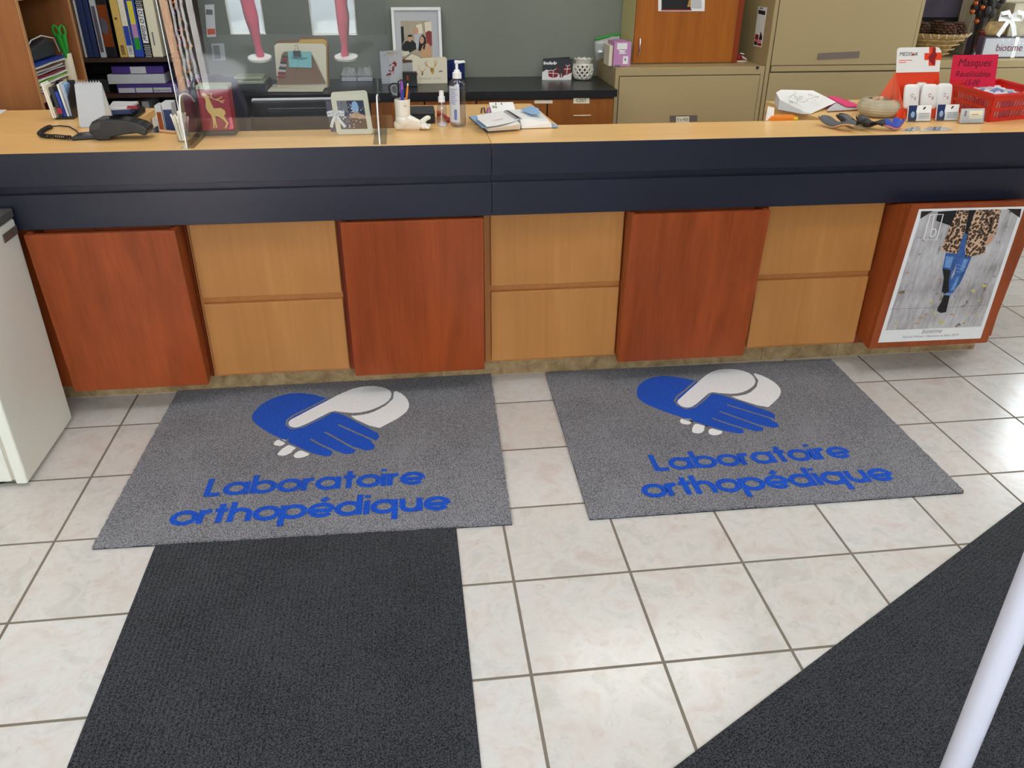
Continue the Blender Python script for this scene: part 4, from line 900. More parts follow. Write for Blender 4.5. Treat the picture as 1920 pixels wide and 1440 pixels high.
# wall fittings
f = fY((388, 70), (405, 69), (384, 9), WB-.002); t = thing('wall_notice', 'narrow white notice with red foot on the wall beside the sneeze guard tubes', 'notice', f.O)
mb = MB(); slab(mb, f, .0012); mb.build('sheet', 'paper', t); mb = MB(); poly(mb, f, [(.1, .08), (.95, .08), (.95, .26), (.1, .26)], 0, .0008); poly(mb, f, [(.05, .7), (.8, .68), (.8, .84), (.1, .86)], 1, .0008); mb.build('print', ['coral', 'grey'], t)
f = fY((400, 114), (424, 113), (396, 82), WB-.001); t = thing('switch_plate', 'grey light switch plate on the green wall', 'switch', f.O)
mb = MB(); slab(mb, f, .006, h=.006); mb.build('plate', 'light_grey', t, bevel=.001); mb = MB(); slab(mb, f, .004, u0=.15, u1=.62, v0=.1, v1=.9, h=.009); mb.build('rocker', 'grey', t, bevel=.001)
# office chair behind the desk
cp = atY(388, 150, 2.95); t = thing('office_chair', 'dark office chair whose rounded back shows behind the sneeze guard', 'chair', (cp.x, 2.95, 0))
def arcpts(cx, y, z0, z1, hw):
    return [V(cx-hw, y, z0), V(cx-hw*1.02, y, z0+(z1-z0)*.6), V(cx-hw*.8, y-.01, z1-.02), V(cx-hw*.3, y-.015, z1), V(cx+hw*.3, y-.015, z1), V(cx+hw*.8, y-.01, z1-.02), V(cx+hw*1.02, y, z0+(z1-z0)*.6), V(cx+hw, y, z0)]
MB().prism(arcpts(cp.x, 2.95, .56, atY(392, 141, 2.95).z, .17), V(0, .06, 0)).build('backrest', 'purple_dark', t, bevel=.02, seg=3)
MB().box(cp.x-.24, cp.x+.24, 2.50, 2.96, .44, .52).build('seat', 'purple_dark', t, bevel=.03, seg=3)
MB().tube([(cp.x, 2.74, .44), (cp.x, 2.74, .08)], .03, 12).build('gas_column', 'black_plastic', t)
MB().box(cp.x-.03, cp.x+.03, 3.012, 3.03, .46, .7).build('back_bar', 'black_plastic', t)
for k in range(5):
    a = 2*math.pi*k/5; l_ = MB().tube([(cp.x, 2.74, .09), (cp.x+.27*math.cos(a), 2.74+.27*math.sin(a), .06)], [.03, .018], 8).build('leg', 'black_plastic', t)
    MB().ball((cp.x+.27*math.cos(a), 2.74+.27*math.sin(a), .027), .026, seg=10).build('caster', 'black_plastic', l_)

# ------------------------------------------------------------------ bookcases at left
t = thing('bookcase', 'open brown bookcase at far left, its end panel facing the counter', 'bookcase', (-1.83, 2.38, 0))
BX = atY(82, 205, 2.28).x; YA = 2.28; YB2 = atX(165, 150, BX).y
for y in (YA, YB2-.02): MB().box(-2.06, BX-.004, y, y+.02, 0, 1.95).build('side_panel', 'shelf_wood', t); MB().box(BX-.0035, BX, y, y+.02, 0, 1.95).build('panel_edging', 'shelf_edge', t)
SZ = atX(161, 140, BX).z
for z in (.08, .55, SZ-.02, SZ+.36, 1.93): MB().box(-2.045, BX-.006, YA+.021, YB2-.021, z-.02, z).build('shelf', 'shelf_edge', t)
MB().box(-2.06, -2.046, YA+.02, YB2-.02, 0, 1.95).build('back_panel', 'dark_wood', t)
SZ -= .02
# paper piles on its shelf
random.seed(21)
mats_ = ['paper', 'paper_cream', 'brown_card', 'paper', 'lime', 'paper', 'crimson', 'light_grey', 'paper', 'brown', 'paper', 'blue']
z = SZ+.001
for k, m_ in enumerate(mats_):
    h = random.choice([.004, .007, .005]); dy = random.uniform(0, .03); dx = random.uniform(-.03, .0)
    mb = MB(); n = 9
    top = [[V(BX-.298+.27*i/(n-1)+dx, YA+.03+dy+.42*j/(n-1), z+.002*math.sin(i*.9+k)+.0012*math.sin(j*1.3+k*2)+.002) for i in range(n)] for j in range(n)]
    for j in range(n-1):
        for i in range(n-1): mb.face([top[j][i], top[j][i+1], top[j+1][i+1], top[j+1][i]])
    bmesh.ops.remove_doubles(mb.bm, verts=mb.bm.verts, dist=.0001)
    g = bmesh.ops.extrude_face_region(mb.bm, geom=mb.bm.faces[:]); bmesh.ops.translate(mb.bm, vec=V(0, 0, h), verts=[v for v in g['geom'] if isinstance(v, bmesh.types.BMVert)])
    single(mb, 'paper_bundle', m_, ['white paper bundle at the bottom of the bookcase pile', 'cream paper bundle second from the bottom of the bookcase pile', 'brown folder third from the bottom of the bookcase pile', 'white paper bundle resting on the brown folder in the bookcase pile', 'lime green folder in the lower half of the bookcase pile', 'white paper bundle resting on the lime folder in the bookcase pile', 'crimson folder in the middle of the bookcase pile', 'light grey paper bundle right above the crimson folder in the bookcase pile', 'white paper bundle above the light grey one in the bookcase pile', 'dark brown folder near the top of the bookcase pile', 'white paper bundle just under the blue folder on the bookcase pile', 'blue folder lying on top of the bookcase pile'][k], 'papers', 'paper pile on the left bookcase shelf')
    z += h+.0045
zt = z
t = thing('desk_phone', 'black desk phone base with loose white cable on top of the paper pile', 'phone', (BX-.15, YA+.2, zt))
pts = [(YA+.14, zt+.002), (YA+.44, zt+.002), (YA+.44, zt+.05), (YA+.36, zt+.075), (YA+.14, zt+.045)]
MB().prism([V(BX-.25, y, z_) for y, z_ in pts], V(.19, 0, 0)).build('base', 'charcoal', t, bevel=.006)
MB().tube([(BX-.09, YA+.09, zt+.012), (BX-.08, YA+.12, zt+.07), (BX-.08, YA+.17, zt+.085), (BX-.08, YA+.21, zt+.062), (BX-.08, YA+.25, zt+.078), (BX-.07, YA+.34, zt+.088), (BX-.05, YA+.42, zt+.07), (BX-.05, YA+.45, zt+.012)], .0025, 6).build('cable', 'paper', t, smooth=True)
cx_ = BX-.03; cy_ = atX(134, 139, cx_).y
r_ = .0205
t = thing('marker_cup', 'white plastic tube holding the green tools on the bookcase shelf', 'cup', (cx_, cy_, SZ))
ctop = atX(128, 99, cx_).z
MB().lathe([(r_*.9, SZ+.001), (r_, SZ+.004), (r_*.95, ctop), (r_*.85, ctop), (r_*.8, SZ+.006)], (cx_, cy_, 0), 24).build('tube', 'paper_cream', t, smooth=True)
for k in range(2):
    tp = atX(100+14*k, 46, cx_-.0); mb = MB(); dy = -.008+.016*k
    b_ = V(cx_, cy_+dy, ctop-.03); tp = V(cx_+.0, tp.y, tp.z)
    ax = (tp-b_); pth = [b_+ax*v for v in (0, .3, .55, .72)]
    mb.tube(pth, [.006, .009, .0115, .012], 10)
    e = b_+ax*.84; L_ = ax*.16; wv = V(.009, .006, 0)
    mb.tube([e-L_*.75-wv*.8, e-L_*.1-wv*1.05, e+L_*.6-wv*.7, e+L_*.9, e+L_*.6+wv*.7, e-L_*.1+wv*1.05, e-L_*.75+wv*.8], .0050, 8)
    single(mb, 'green_tool', 'green', ['green looped tool handle in the white tube, the left one', 'green looped tool handle in the white tube, the right one'][k], 'tool', 'green handled tools', smooth=True)

# binder shelf
SX0, SX1, SY = -2.02, -1.38, 3.50
t = thing('binder_shelf', 'dark bookcase of ring binders against the back wall, left of the green wall', 'bookcase', ((SX0+SX1)/2, 3.69, 0))
for x in (SX0-.02, SX1): MB().box(x, x+.02, SY, WB-.004, 0, 1.85).build('side_panel', 'dark_wood', t)
S1 = atY(240, 109, SY).z; S2 = atY(280, 176, SY).z
MB().box(SX0, SX1, WB-.016, WB-.006, 0, 1.85).build('back_panel', 'black_matte', t)
for z in (.10, .45, S2, S1, S1+.42, 1.85): MB().box(SX0+.001, SX1-.001, SY+.001, WB-.017, z-.02, z).build('shelf', 'dark_wood', t)
def binder(pxl, pxr, mat, label, h=.29, txt=None, yoff=0.0):
    a, b = atZ(pxl, 105, S1), atZ(pxr, 105, S1); Y = SY+.02+yoff
    xa, xb = atY(pxl, 100, Y).x, atY(pxr, 100, Y).x
    t = thing('ring_binder', label, 'binder', ((xa+xb)/2, Y, S1), 'upright binders on the shelf')
    MB().box(xa+.0008, xb-.0008, Y, Y+.26, S1+.001, S1+h).build('cover', mat, t, bevel=.004)
    return t, Fr((xa, Y-.0002, S1), (xb-xa, 0, 0), (0, 0, h)), Y
bs = [(144, 152.5, 'grey', 'slim grey binder at the left end of the upright row'), (152.5, 157.5, 'brown', 'slim brown binder beside the grey one'), (157.5, 162, 'light_grey', 'slim white magazine file before the dark blue binders'), (163, 174.5, 'navy_blue', 'dark blue binder, the left of two'), (174.5, 185, 'navy_blue', 'dark blue binder, the right of two'), (187, 199, 'light_grey', 'pale grey binder with a printed spine'), (199, 219, 'black_plastic', 'black binder with an orange picture on its spine'), (224, 239, 'paper_tan', 'tan binder marked 2008'), (239, 251, 'paper_cream', 'cream binder with a blue patch low on its spine'), (252, 270, 'blue', 'bright blue binder with a yellow and green strip'), (271, 284.5, 'black_matte', 'black dotted binder with a white lettered strip on its spine'), (285.5, 305, 'paper_cream', 'wide cream binder at the right end of the upright row')]
for k, (a, b, m_, lab) in enumerate(bs):
    t, f, Y = binder(a, b, m_, lab, h=.30 if k not in (2, 5) else .28)
    mb = MB(); up = f.V.normalized()
    if k == 5: poly(mb, f, [(.2, .1), (.75, .1), (.75, .9), (.2, .9)], 0); mb.build('spine_print', ['plum'], t)
    elif k == 6:
        poly(mb, f, [(.08, .18), (.92, .18), (.92, .86), (.08, .86)], 0); poly(mb, f, [(.08, .42), (.5, .38), (.7, .5), (.92, .46), (.6, .62), (.3, .66), (.08, .64)], 1, .0009); mb.build('spine_print', ['copper', 'plum'], t)
    elif k == 7:
        text(t, 'lettering', '2008', 'ink', f.p(.72, .04, .0002), up, -f.U, width=.05, align='LEFT', off=.02)
        mb.face([f.p(.3, .62, .0006), f.p(.6, .62, .0006), f.p(.6, .66, .0006), f.p(.3, .66, .0006)]); mb.build('spine_print', ['brown'], t)
    elif k == 8: poly(mb, f, [(.15, .2), (.95, .2), (.95, .52), (.15, .52)], 0); poly(mb, f, [(.25, .05), (.9, .05), (.9, .19), (.25, .19)], 1); poly(mb, f, ell(.6, .13, .2, .04, 10), 2, .0009); mb.build('spine_print', ['blue', 'light_grey', 'sage'], t)
    elif k == 9: poly(mb, f, [(.25, .13), (.78, .13), (.78, .33), (.25, .33)], 0); poly(mb, f, [(.25, .33), (.78, .33), (.78, .55), (.25, .55)], 1); poly(mb, f, [(.25, .55), (.78, .55), (.78, .92), (.25, .92)], 2); mb.build('spine_print', ['green', 'lilac', 'yellow'], t)
    elif k == 10:
        poly(mb, f, [(.12, .24), (.9, .24), (.9, .80), (.12, .80)], 0)
        for i in range(4):
            for j in list(range(7))+list(range(24, 31)): poly(mb, f, ell(.16+.22*i+(.1 if j % 2 else 0), .015+.031*j, .07, .010, 6), 0, .0007)
        mb.build('spine_print', ['paper'], t)
        text(t, 'lettering', 'D.J.O Global', 'ink', f.p(.24, .785, .0006), -up, f.U, width=.152, align='LEFT', off=.015, shear=.25)
    elif k == 11: poly(mb, f, [(.3, .2), (.45, .2), (.45, .42), (.3, .42)], 0); mb.build('spine_print', ['grey'], t)
    else: mb.bm.free()
# binders lying on the second shelf
def flat_binder(label, pxl, pxr, z0, h, mat, labels, dy=0):
    Y = SY+.01+dy; xa, xb = atY(pxl, 160, Y).x, min(atY(pxr, 160, Y).x, SX1-.02)
    t = thing('lying_binder', label, 'binder', ((xa+xb)/2, Y, z0), 'binders lying on the second shelf')
    MB().box(xa, xb, Y, Y+.25, z0, z0+h).build('cover', mat, t, bevel=.003)
    mb = MB(); f = Fr((xa, Y, z0), (xb-xa, 0, 0), (0, 0, h))
    for u0, u1, v0, v1 in labels: poly(mb, f, [(u0, v0), (u1, v0), (u1, v1), (u0, v1)], 0, .0008)
    mb.build('spine_labels', ['light_grey'], t); return t, f
hz = .048
t_, f_ = flat_binder('purple binder at the bottom of the lying stack, with three white labels', 218, 345, S2+.001, hz, 'purple', [(.02, .26, .1, .62), (.275, .52, .1, .62), (.535, .80, .1, .62)])
text(t_, 'lettering', 'Budget Conseil', 'ink', f_.p(.66, .24, .001), f_.U, f_.V, width=.085)
flat_binder('light grey binder in the middle of the lying stack', 204, 311, S2+hz+.003, hz, 'light_grey', [(.02, .97, .1, .9)], -.004)
flat_binder('purple binder on top of the lying stack, with one white label', 215, 312, S2+2*hz+.005, hz*.8, 'purple', [(.36, .66, .05, .95)], .01)
t = single(MB().box(SX0+.05, atY(205, 165, SY).x-.02, SY+.06, SY+.3, S2+.001, S2+.07), 'document_box', 'charcoal', 'dark grey document box left of the lying binders', 'box')
for k, (a, b, m_, lab) in enumerate([(215, 228, 'navy_blue', 'dark blue book low on the bookcase behind the white flip stand'), (250, 262, 'brown_card', 'brown carton low on the bookcase'), (266, 279, 'light_grey', 'pale carton low on the bookcase')]):
    xa, xb = atY(a, 196, SY+.06).x, atY(b, 196, SY+.06).x
    single(MB().box(xa, xb, SY+.06, SY+.28, .451, atY(a, 190, SY+.06).z), 'shelf_box', m_, lab, 'box', 'boxes on the low shelf', bevel=.002)

# ------------------------------------------------------------------ left half of the counter
E2 = CT+.0008
def onc(x, y): return atZ(x, y, E2)
t = thing('loose_sheet', 'white sheet lying at the far left end of the counter', 'paper', onc(0, 210))
MB().prism([onc(-14, 216), onc(-2, 216), onc(13, 206), onc(-6, 206)], V(0, 0, .001)).build('sheet', 'paper', t)
# brochure holder
a, b = onc(104, 224), onc(141, 222)
t = thing('brochure_holder', 'black upright holder packed with brochures and cards', 'holder', (a.x, a.y, E2))
dY = .10
mb = MB(); zt = atY(112, 165, a.y).z
xs0, xs1 = a.x, b.x
mb.box(xs0, xs1, a.y, a.y+dY, E2, E2+.006)
mb.prism([V(xs0, a.y, E2+.006), V(xs0, a.y+dY, E2+.006), V(xs0, a.y+dY, E2+.125), V(xs0, a.y+.04, E2+.105), V(xs0, a.y, E2+.08)], V(.004, 0, 0))
mb.prism([V(xs1-.004, a.y, E2+.006), V(xs1-.004, a.y+dY, E2+.006), V(xs1-.004, a.y+dY, E2+.125), V(xs1-.004, a.y+.04, E2+.105), V(xs1-.004, a.y, E2+.08)], V(.004, 0, 0))
mb.box(xs0+.004, xs1-.004, a.y+dY-.004, a.y+dY, E2+.006, E2+.125)
mb.build('body', 'black_plastic', t)
wx = (xs1-xs0)
for k, (u0, u1, h0, m_, y0) in enumerate([(-.05, .03, .130, 'paper', -.012), (.05, .12, .122, 'paper_cream', -.008), (.18, .38, .112, 'charcoal', .01), (.40, .56, .095, 'blue', .015), (.58, .68, .120, 'paper', .02), (.70, .80, .126, 'light_grey', .03), (.82, .90, .118, 'lightblue', .03)]):
    x0, x1 = xs0+wx*u0, xs0+wx*u1
    o_ = MB().prism([V(x0, a.y+y0, E2+.007), V(x1, a.y+y0, E2+.007), V(x1-.012, a.y+y0, E2+h0), V(x0-.012, a.y+y0, E2+h0)], V(0, .06, 0)).build('brochure', m_, t)
MB().box(xs0+.012, xs0+.03, a.y+.001, a.y+.004, E2+.02, E2+.04).build('red_card', 'crimson', t)
# white flip stand
A, B, C_ = onc(150, 240), onc(205, 236), onc(220, 225)
t = thing('flip_calendar', 'white tent shaped flip stand seen from its blank side', 'calendar', A)
zt = E2+.185; ridge0 = atY(139, 155, A.y+.045); ridge1 = atY(190, 157, A.y+.045)
rt = ridge0.z
a_, b_ = A, V(B.x, A.y+.004, A.z); r0, r1 = V(ridge0.x, A.y+.045, rt), V(ridge1.x, A.y+.049, rt); c0, c1 = V(A.x+.02, A.y+.105, E2), V(C_.x, A.y+.11, E2)
fr = Fr(a_, b_-a_, r0-a_)
mb = MB(); slab(mb, fr, .004, r=.008, h=0); mb.build('front_board', 'light_grey', t, bevel=.001)
mb = MB(); slab(mb, fr, .0006, r=.008, u0=.0, u1=.985, v0=.012, v1=.99, h=.0016); mb.build('top_page', 'light_grey', t)
fr2 = Fr(c1, c0-c1, r1-c1); mb = MB(); slab(mb, fr2, .003, r=.006); mb.build('back_board', 'light_grey', t, bevel=.001)
MB().prism([b_+V(-.002, .004, .004), c1+V(-.002, -.004, .004), r1+V(-.002, 0, -.006)], V(-.002, 0, 0)).build('side_gusset', 'paper', t)
mb = MB()
for k in range(9): p = r0.lerp(r1, .08+.84*k/8); mb.tube([p+V(0, .004*math.cos(q_)-.001, .005*math.sin(q_)) for q_ in [2*math.pi*i/10 for i in range(11)]], .0011, 5)
mb.build('ring_binding', 'light_grey', t)
# calculator + booklet behind
p0, p1, p2, p3 = onc(206, 226), onc(252, 225), onc(274, 210), onc(228, 208)
t = thing('calculator', 'black desk calculator behind the flip stand', 'calculator', p0)
mb = MB(); mb.hexa([p0, p1, p2, p3, p0+V(0, 0, .012), p1+V(0, 0, .012), p2+V(0, 0, .022), p3+V(0, 0, .022)]); mb.build('case', 'black_plastic', t, bevel=.004)
mb = MB(); q_ = lambda u, v: (p0*(1-u)*(1-v)+p1*u*(1-v)+p2*u*v+p3*(1-u)*v)+V(0, 0, .0125+.010*v)
for i in range(5):
    for j in range(3):
        u, v = .12+.165*i, .12+.19*j; mb.hexa([q_(u, v), q_(u+.12, v), q_(u+.12, v+.14), q_(u, v+.14)]+[x+V(0, 0, .003) for x in (q_(u, v), q_(u+.12, v), q_(u+.12, v+.14), q_(u, v+.14))])
mb.build('keys', 'charcoal', t)
zc_ = E2+.026; b0_ = [atZ(x, y, zc_) for x, y in ((205, 216), (246, 214), (262, 203), (214, 203))]
t = thing('booklet', 'dark covered booklet with pale pages leaning on the calculator', 'book', b0_[0])
MB().hexa(b0_+[p+V(0, 0, .016) for p in b0_]).build('cover', 'navy_blue', t, bevel=.003)
MB().hexa([p+V(0, 0, .0165) for p in b0_]+[p+V(0, 0, .026) for p in b0_]).build('pages', 'light_grey', t, bevel=.002)
MB().prism([atZ(x, y, zc_+.03) for x, y in ((238, 204), (258, 204), (260, 201), (240, 200))], V(0, 0, .004)).build('red_tab', 'crimson', t)
# payment terminal
Yt = onc(200, 263.5).y+.0
t = thing('card_terminal', 'black payment terminal with a coiled cord on the counter', 'terminal', (onc(200, 263).x, Yt+.04, CT))
ZT = lambda L: [atY(x/6, 100+y/6, Yt) for x, y in L]
prof = ZT([(1000, 830), (1030, 775), (1080, 750), (1230, 750), (1330, 752), (1480, 775), (1600, 812), (1650, 850), (1660, 875), (1640, 925), (1610, 925), (1540, 900), (1400, 915), (1250, 945), (1235, 975), (1190, 990), (1090, 990), (1060, 960), (1040, 930), (1000, 890)])
for p in prof: p.z = max(p.z, CT+.001)
mb = MB(); mb.prism(prof, V(0, .082, 0)); mb.build('body', 'black_plastic', t, bevel=.007, seg=3)
s0, s1 = ZT([(1180, 748)])[0], ZT([(1330, 750)])[0]
MB().hexa([s0+V(0, .012, 0), s1+V(0, .012, 0), s1+V(0, .07, 0), s0+V(0, .07, 0), s0+V(0, .012, .0012), s1+V(0, .012, .0012), s1+V(0, .07, .0012), s0+V(0, .07, .0012)]).build('screen', 'lens', t)
k0, k1 = ZT([(1370, 760)])[0], ZT([(1570, 806)])[0]; mb = MB()
for i in range(5):
    for j in range(3): p = k0.lerp(k1, (i+.1)/5)+V(0, .014+.02*j, -.0015); d_ = (k1-k0)/5*.72; mb.hexa([p, p+d_, p+d_+V(0, .015, 0), p+V(0, .015, 0), p+V(0, 0, .0035), p+d_+V(0, 0, .0035), p+d_+V(0, .015, .0035), p+V(0, .015, .0035)])
mb.build('keypad', 'charcoal', t, bevel=.0006)
d0 = ZT([(1015, 800), (1130, 770), (1120, 845), (1010, 870)]); mb = MB(); mb.face([p+V(0, -.0006, 0) for p in d0[:4]])
mb.build('reader_cover', 'charcoal', t)
pl = [onc(x, y) for x, y in ((134, 264), (180, 261), (178, 252), (150, 255))]; MB().hexa(pl+[p+V(0, 0, .012) for p in pl]).build('plug_lead', 'black_plastic', t, bevel=.003)
cpath = [onc(x, y) for x, y in ((134, 262.5), (120, 262), (105, 260.5), (90, 260), (80, 258.5), (75, 255), (80, 250), (88, 245), (97, 242))]
# resample and wind a coil
def resamp(P_, n):
    L_ = [0]
    for a, b in zip(P_, P_[1:]): L_.append(L_[-1]+(b-a).length)
    out = []
    for k in range(n):
        s_ = L_[-1]*k/(n-1); i = max(j for j in range(len(L_)) if L_[j] <= s_+1e-9); i = min(i, len(P_)-2); out.append(P_[i].lerp(P_[i+1], (s_-L_[i])/max(1e-9, L_[i+1]-L_[i])))
    return out
cp_ = resamp(cpath, 500); coil = []
for k, p in enumerate(cp_):
    tg = (cp_[min(k+1, 499)]-cp_[max(k-1, 0)]).normalized(); sd = V(0, 0, 1).cross(tg); a = k/500*2*math.pi*34
    coil.append(p+V(0, 0, .0082)+sd*.0062*math.cos(a)+V(0, 0, .0062*math.sin(a)))
MB().tube(coil, .0019, 6).build('coiled_cord', 'black_matte', t, smooth=True)
MB().tube([onc(97, 242)+V(0, 0, .008), onc(98, 239)+V(0, 0, .004), onc(112, 237.5)+V(0, 0, .003), onc(130, 239)+V(0, 0, .003), onc(143, 246)+V(0, 0, .003), onc(150, 256)+V(0, 0, .006)], .0022, 6).build('thin_lead', 'black_matte', t, smooth=True)
# slips stuck to the left wing's inner side
for k, (L, lab) in enumerate([([(286, 240), (301, 232), (296, 215), (283, 222)], 'white paper slip taped on the wing side beside the card box'), ([(262, 246), (277, 242), (274, 231), (266, 235)], 'small white slip taped on the wing side behind the terminal tip')]):
    q = [atX(x, y, kx(-1.149)) for x, y in L]
    q = [V(kx(-1.149)+.003, max(p.y, LB+.013), min(p.z, CT-.003)) for p in q]
    single(MB().prism(q, V(.001, 0, 0)), 'paper_slip', 'paper', lab, 'note', 'slips on the wing side')
# upright card boxes behind the counter (on the lower desk)
DZ = .74
t = thing('inner_desk', 'lower maple desk behind the reception ledge', 'desk', (-.6, 1.95, 0))
MB().box(-1.185, -.235, LB+.0105, 2.22, DZ-.03, DZ).build('top', 'counter_wood', t, bevel=.002)
MB().box(-1.15, -.26, 2.17, 2.19, .06, DZ-.031).build('modesty_panel', 'cherry_edge', t)
for x in (-1.17, -.258): MB().box(x, x+.02, LB+.012, 2.2, 0, DZ-.031).build('leg', 'cherry_edge', t)
for k, (L, m_, lab, fr_) in enumerate([([(298, 246), (311, 247), (311, 197), (299, 198)], 'light_grey', 'pale carton with an orange panel behind the counter', 'copper'), ([(312, 247), (331, 247), (328, 192), (311, 193)], 'light_grey', 'pale carton with a navy panel behind the cotton swabs', 'navy_blue')]):
    Y = 1.715; q = [atY(x, y, Y) for x, y in L]; x0, x1, zt = q[0].x, q[1].x, q[3].z
    t = thing('upright_carton', lab, 'box', (x0, Y, DZ), 'cartons behind the counter')
    MB().box(x0, x1-.001, Y, Y+.06, DZ+.001, zt).build('carton', m_, t, bevel=.001)
    f = Fr((x0, Y, DZ), (x1-x0, 0, 0), (0, 0, zt-DZ)); mb = MB(); poly(mb, f, [(.18 if k == 0 else .06, .52 if k == 0 else .04), (.82 if k == 0 else .92, .52 if k == 0 else .04), (.82 if k == 0 else .92, .93), (.18 if k == 0 else .06, .93)], 0)
    if k: mb.ribbon([f.p(u, v, .001) for u, v in ((.35, .3), (.6, .36), (.7, .5), (.5, .55), (.4, .48), (.65, .62))], .003, f.N, 1)
    mb.build('front_print', [fr_, 'paper'], t)
# pen at the counter edge
pa, pb = onc(301, 248), onc(330, 251)
t = thing('counter_pen', 'rose coloured pen lying beside the cotton swab jar', 'pen', pa); MB().tube([pa+V(0, 0, .005), pb+V(0, 0, .005)], .005, 10).build('barrel', 'insole_tan', t, smooth=True)
MB().tube([pb+V(.0005, 0, .005), pb+V(.012, .0, .004)], [.004, .001], 8).build('tip', 'chrome', t)
# swab jar
c_ = onc(344, 266); c_.y += .012
t = thing('swab_jar', 'small clear jar packed with cotton swabs by the sneeze guard foot', 'jar', c_)
MB().lathe([(.0215, E2), (.0215, E2+.062), (.0195, E2+.062), (.0195, E2+.003)], c_*1 - V(0, 0, c_.z), 24).build('jar', 'pane', t, smooth=True)
random.seed(8)
for k in range(26):
    a = k*2.4; rr = .0165*math.sqrt(k/26); b_ = V(c_.x+rr*.75*math.cos(a), c_.y+rr*.75*math.sin(a), E2+.004); tp = V(c_.x+(rr*1.5+.002)*math.cos(a), c_.y+(rr*1.5)*math.sin(a), E2+random.uniform(.072, .092))
    mb = MB(); mb.tube([b_, tp], .0021, 6); mb.ball(tp, .0034, seg=8, sc=(1, 1, 1.7)); mb.build('swab', 'swab', t, smooth=True)
# crimson reindeer box
Yb = onc(410, 254).y
q = [atY(x, y, Yb) for x, y in ((384, 256), (442, 254), (434, 169), (373, 168))]
ang_ = R_(-6)
t = thing('reindeer_box', 'crimson gift box printed with a golden reindeer behind the sneeze guard', 'box', (q[0].x, Yb, CT))
x0, x1, zt = q[0].x, q[1].x, q[3].z
MB().box(x0-.002, x1-.004, Yb, Yb+.07, E2+.016, zt).build('carton', 'crimson', t, bevel=.0015)
MB().box(x0-.004, x1+.0, Yb-.002, Yb+.075, E2, E2+.0155).build('base_tray', 'charcoal', t, bevel=.001)
MB().box(x0-.003, x1-.002, Yb-.001, Yb+.072, zt+.0003, zt+.012).build('lid', 'sage', t, bevel=.001)
f = Fr((x0-.002, Yb, E2+.016), (x1-x0-.002, 0, 0), (0, 0, zt-E2-.016)); mb = MB()
Zd = lambda L: [((x-375)/310, 1-(y-865)/385) for x, y in L]
def dp(L, mi=0, h=.0007): mb.face([f.p(u, v, h) for u, v in Zd(L)], mi)
dp([(425, 920), (415, 905), (440, 895), (470, 905), (490, 950), (505, 1000), (520, 1040), (590, 1035), (625, 1060), (630, 1090), (610, 1110), (625, 1150), (645, 1180), (610, 1230), (595, 1228), (622, 1180), (600, 1150), (560, 1120), (520, 1110), (520, 1160), (525, 1220), (508, 1222), (505, 1160), (498, 1225), (484, 1225), (490, 1150), (480, 1100), (455, 1070), (440, 1030), (450, 970), (440, 930)])
for L in ([(455, 905), (480, 925), (540, 955), (600, 975), (640, 965)], [(520, 945), (510, 915), (530, 900)], [(560, 958), (590, 950), (620, 930)], [(590, 965), (600, 985), (630, 985)]): mb.ribbon([f.p(u, v, .0009) for u, v in Zd(L)], .0028, f.N, 0)
dp([(655, 1130), (685, 1120), (690, 1230), (640, 1240), (660, 1190)], 1)
mb.build('print', ['cream_gold', 'pink'], t)
# monitor
Ym = 1.86
q = [atY(x, y, Ym) for x, y in ((480, 255), (622, 252), (475, 191), (620, 187))]
x0, x1, zt = q[0].x, q[3].x, q[2].z
t = thing('monitor', 'black computer monitor seen from behind, a dark maker mark on its cover', 'monitor', ((x0+x1)/2, Ym, DZ))
MB().box(x0, x1+.02, Ym, Ym+.03, zt-.26, zt).build('rear_cover', 'black_plastic', t, bevel=.004)
MB().box(x0-.004, x1+.024, Ym+.031, Ym+.056, zt-.265, zt+.004).build('bezel_glare', 'white_plastic', t, bevel=.002)  # white colour stands in for the reflection along the monitor's top
h0 = atY(500, 207, Ym); h1 = atY(618, 207, Ym)
MB().box(h0.x, x1+.01, Ym-.014, Ym-.0005, zt-.24, h0.z).build('rear_hump', 'black_plastic', t, bevel=.003)
mb = MB(); n = 46
for k in range(n): xx = h0.x+.004+(x1-h0.x)*k/n; mb.box(xx, xx+.0026, Ym-.0008, Ym+.0002, h0.z+.003, h0.z+.008)
mb.build('vent_slots', 'grey', t)
fa = fY((509, 228), (549, 227), (509, 217), Ym-.0145); text(t, 'lettering', 'acer', 'badge_black', fa.p(.5, 0), fa.U, fa.V, width=fa.U.length, off=.03)
MB().tube([((x0+x1)/2, Ym+.01, zt-.25), ((x0+x1)/2, Ym+.01, DZ+.012)], .025, 12).build('stand_neck', 'black_plastic', t)
MB().box((x0+x1)/2-.12, (x0+x1)/2+.12, Ym-.08, Ym+.10, DZ+.001, DZ+.014).build('stand_base', 'black_plastic', t, bevel=.004)
# loose sheets on the inner desk
qs = [atZ(x, y, DZ+.12) for x, y in ((448, 244), (482, 244), (470, 232), (452, 230))]
t = thing('paper_stack', 'stack of white papers on the inner desk between reindeer box and monitor', 'papers', (qs[0].x, qs[0].y, DZ))
MB().box(-1.0, x0-.02, 1.74, 1.86, DZ+.001, DZ+.08).build('stack', 'paper', t, bevel=.001)

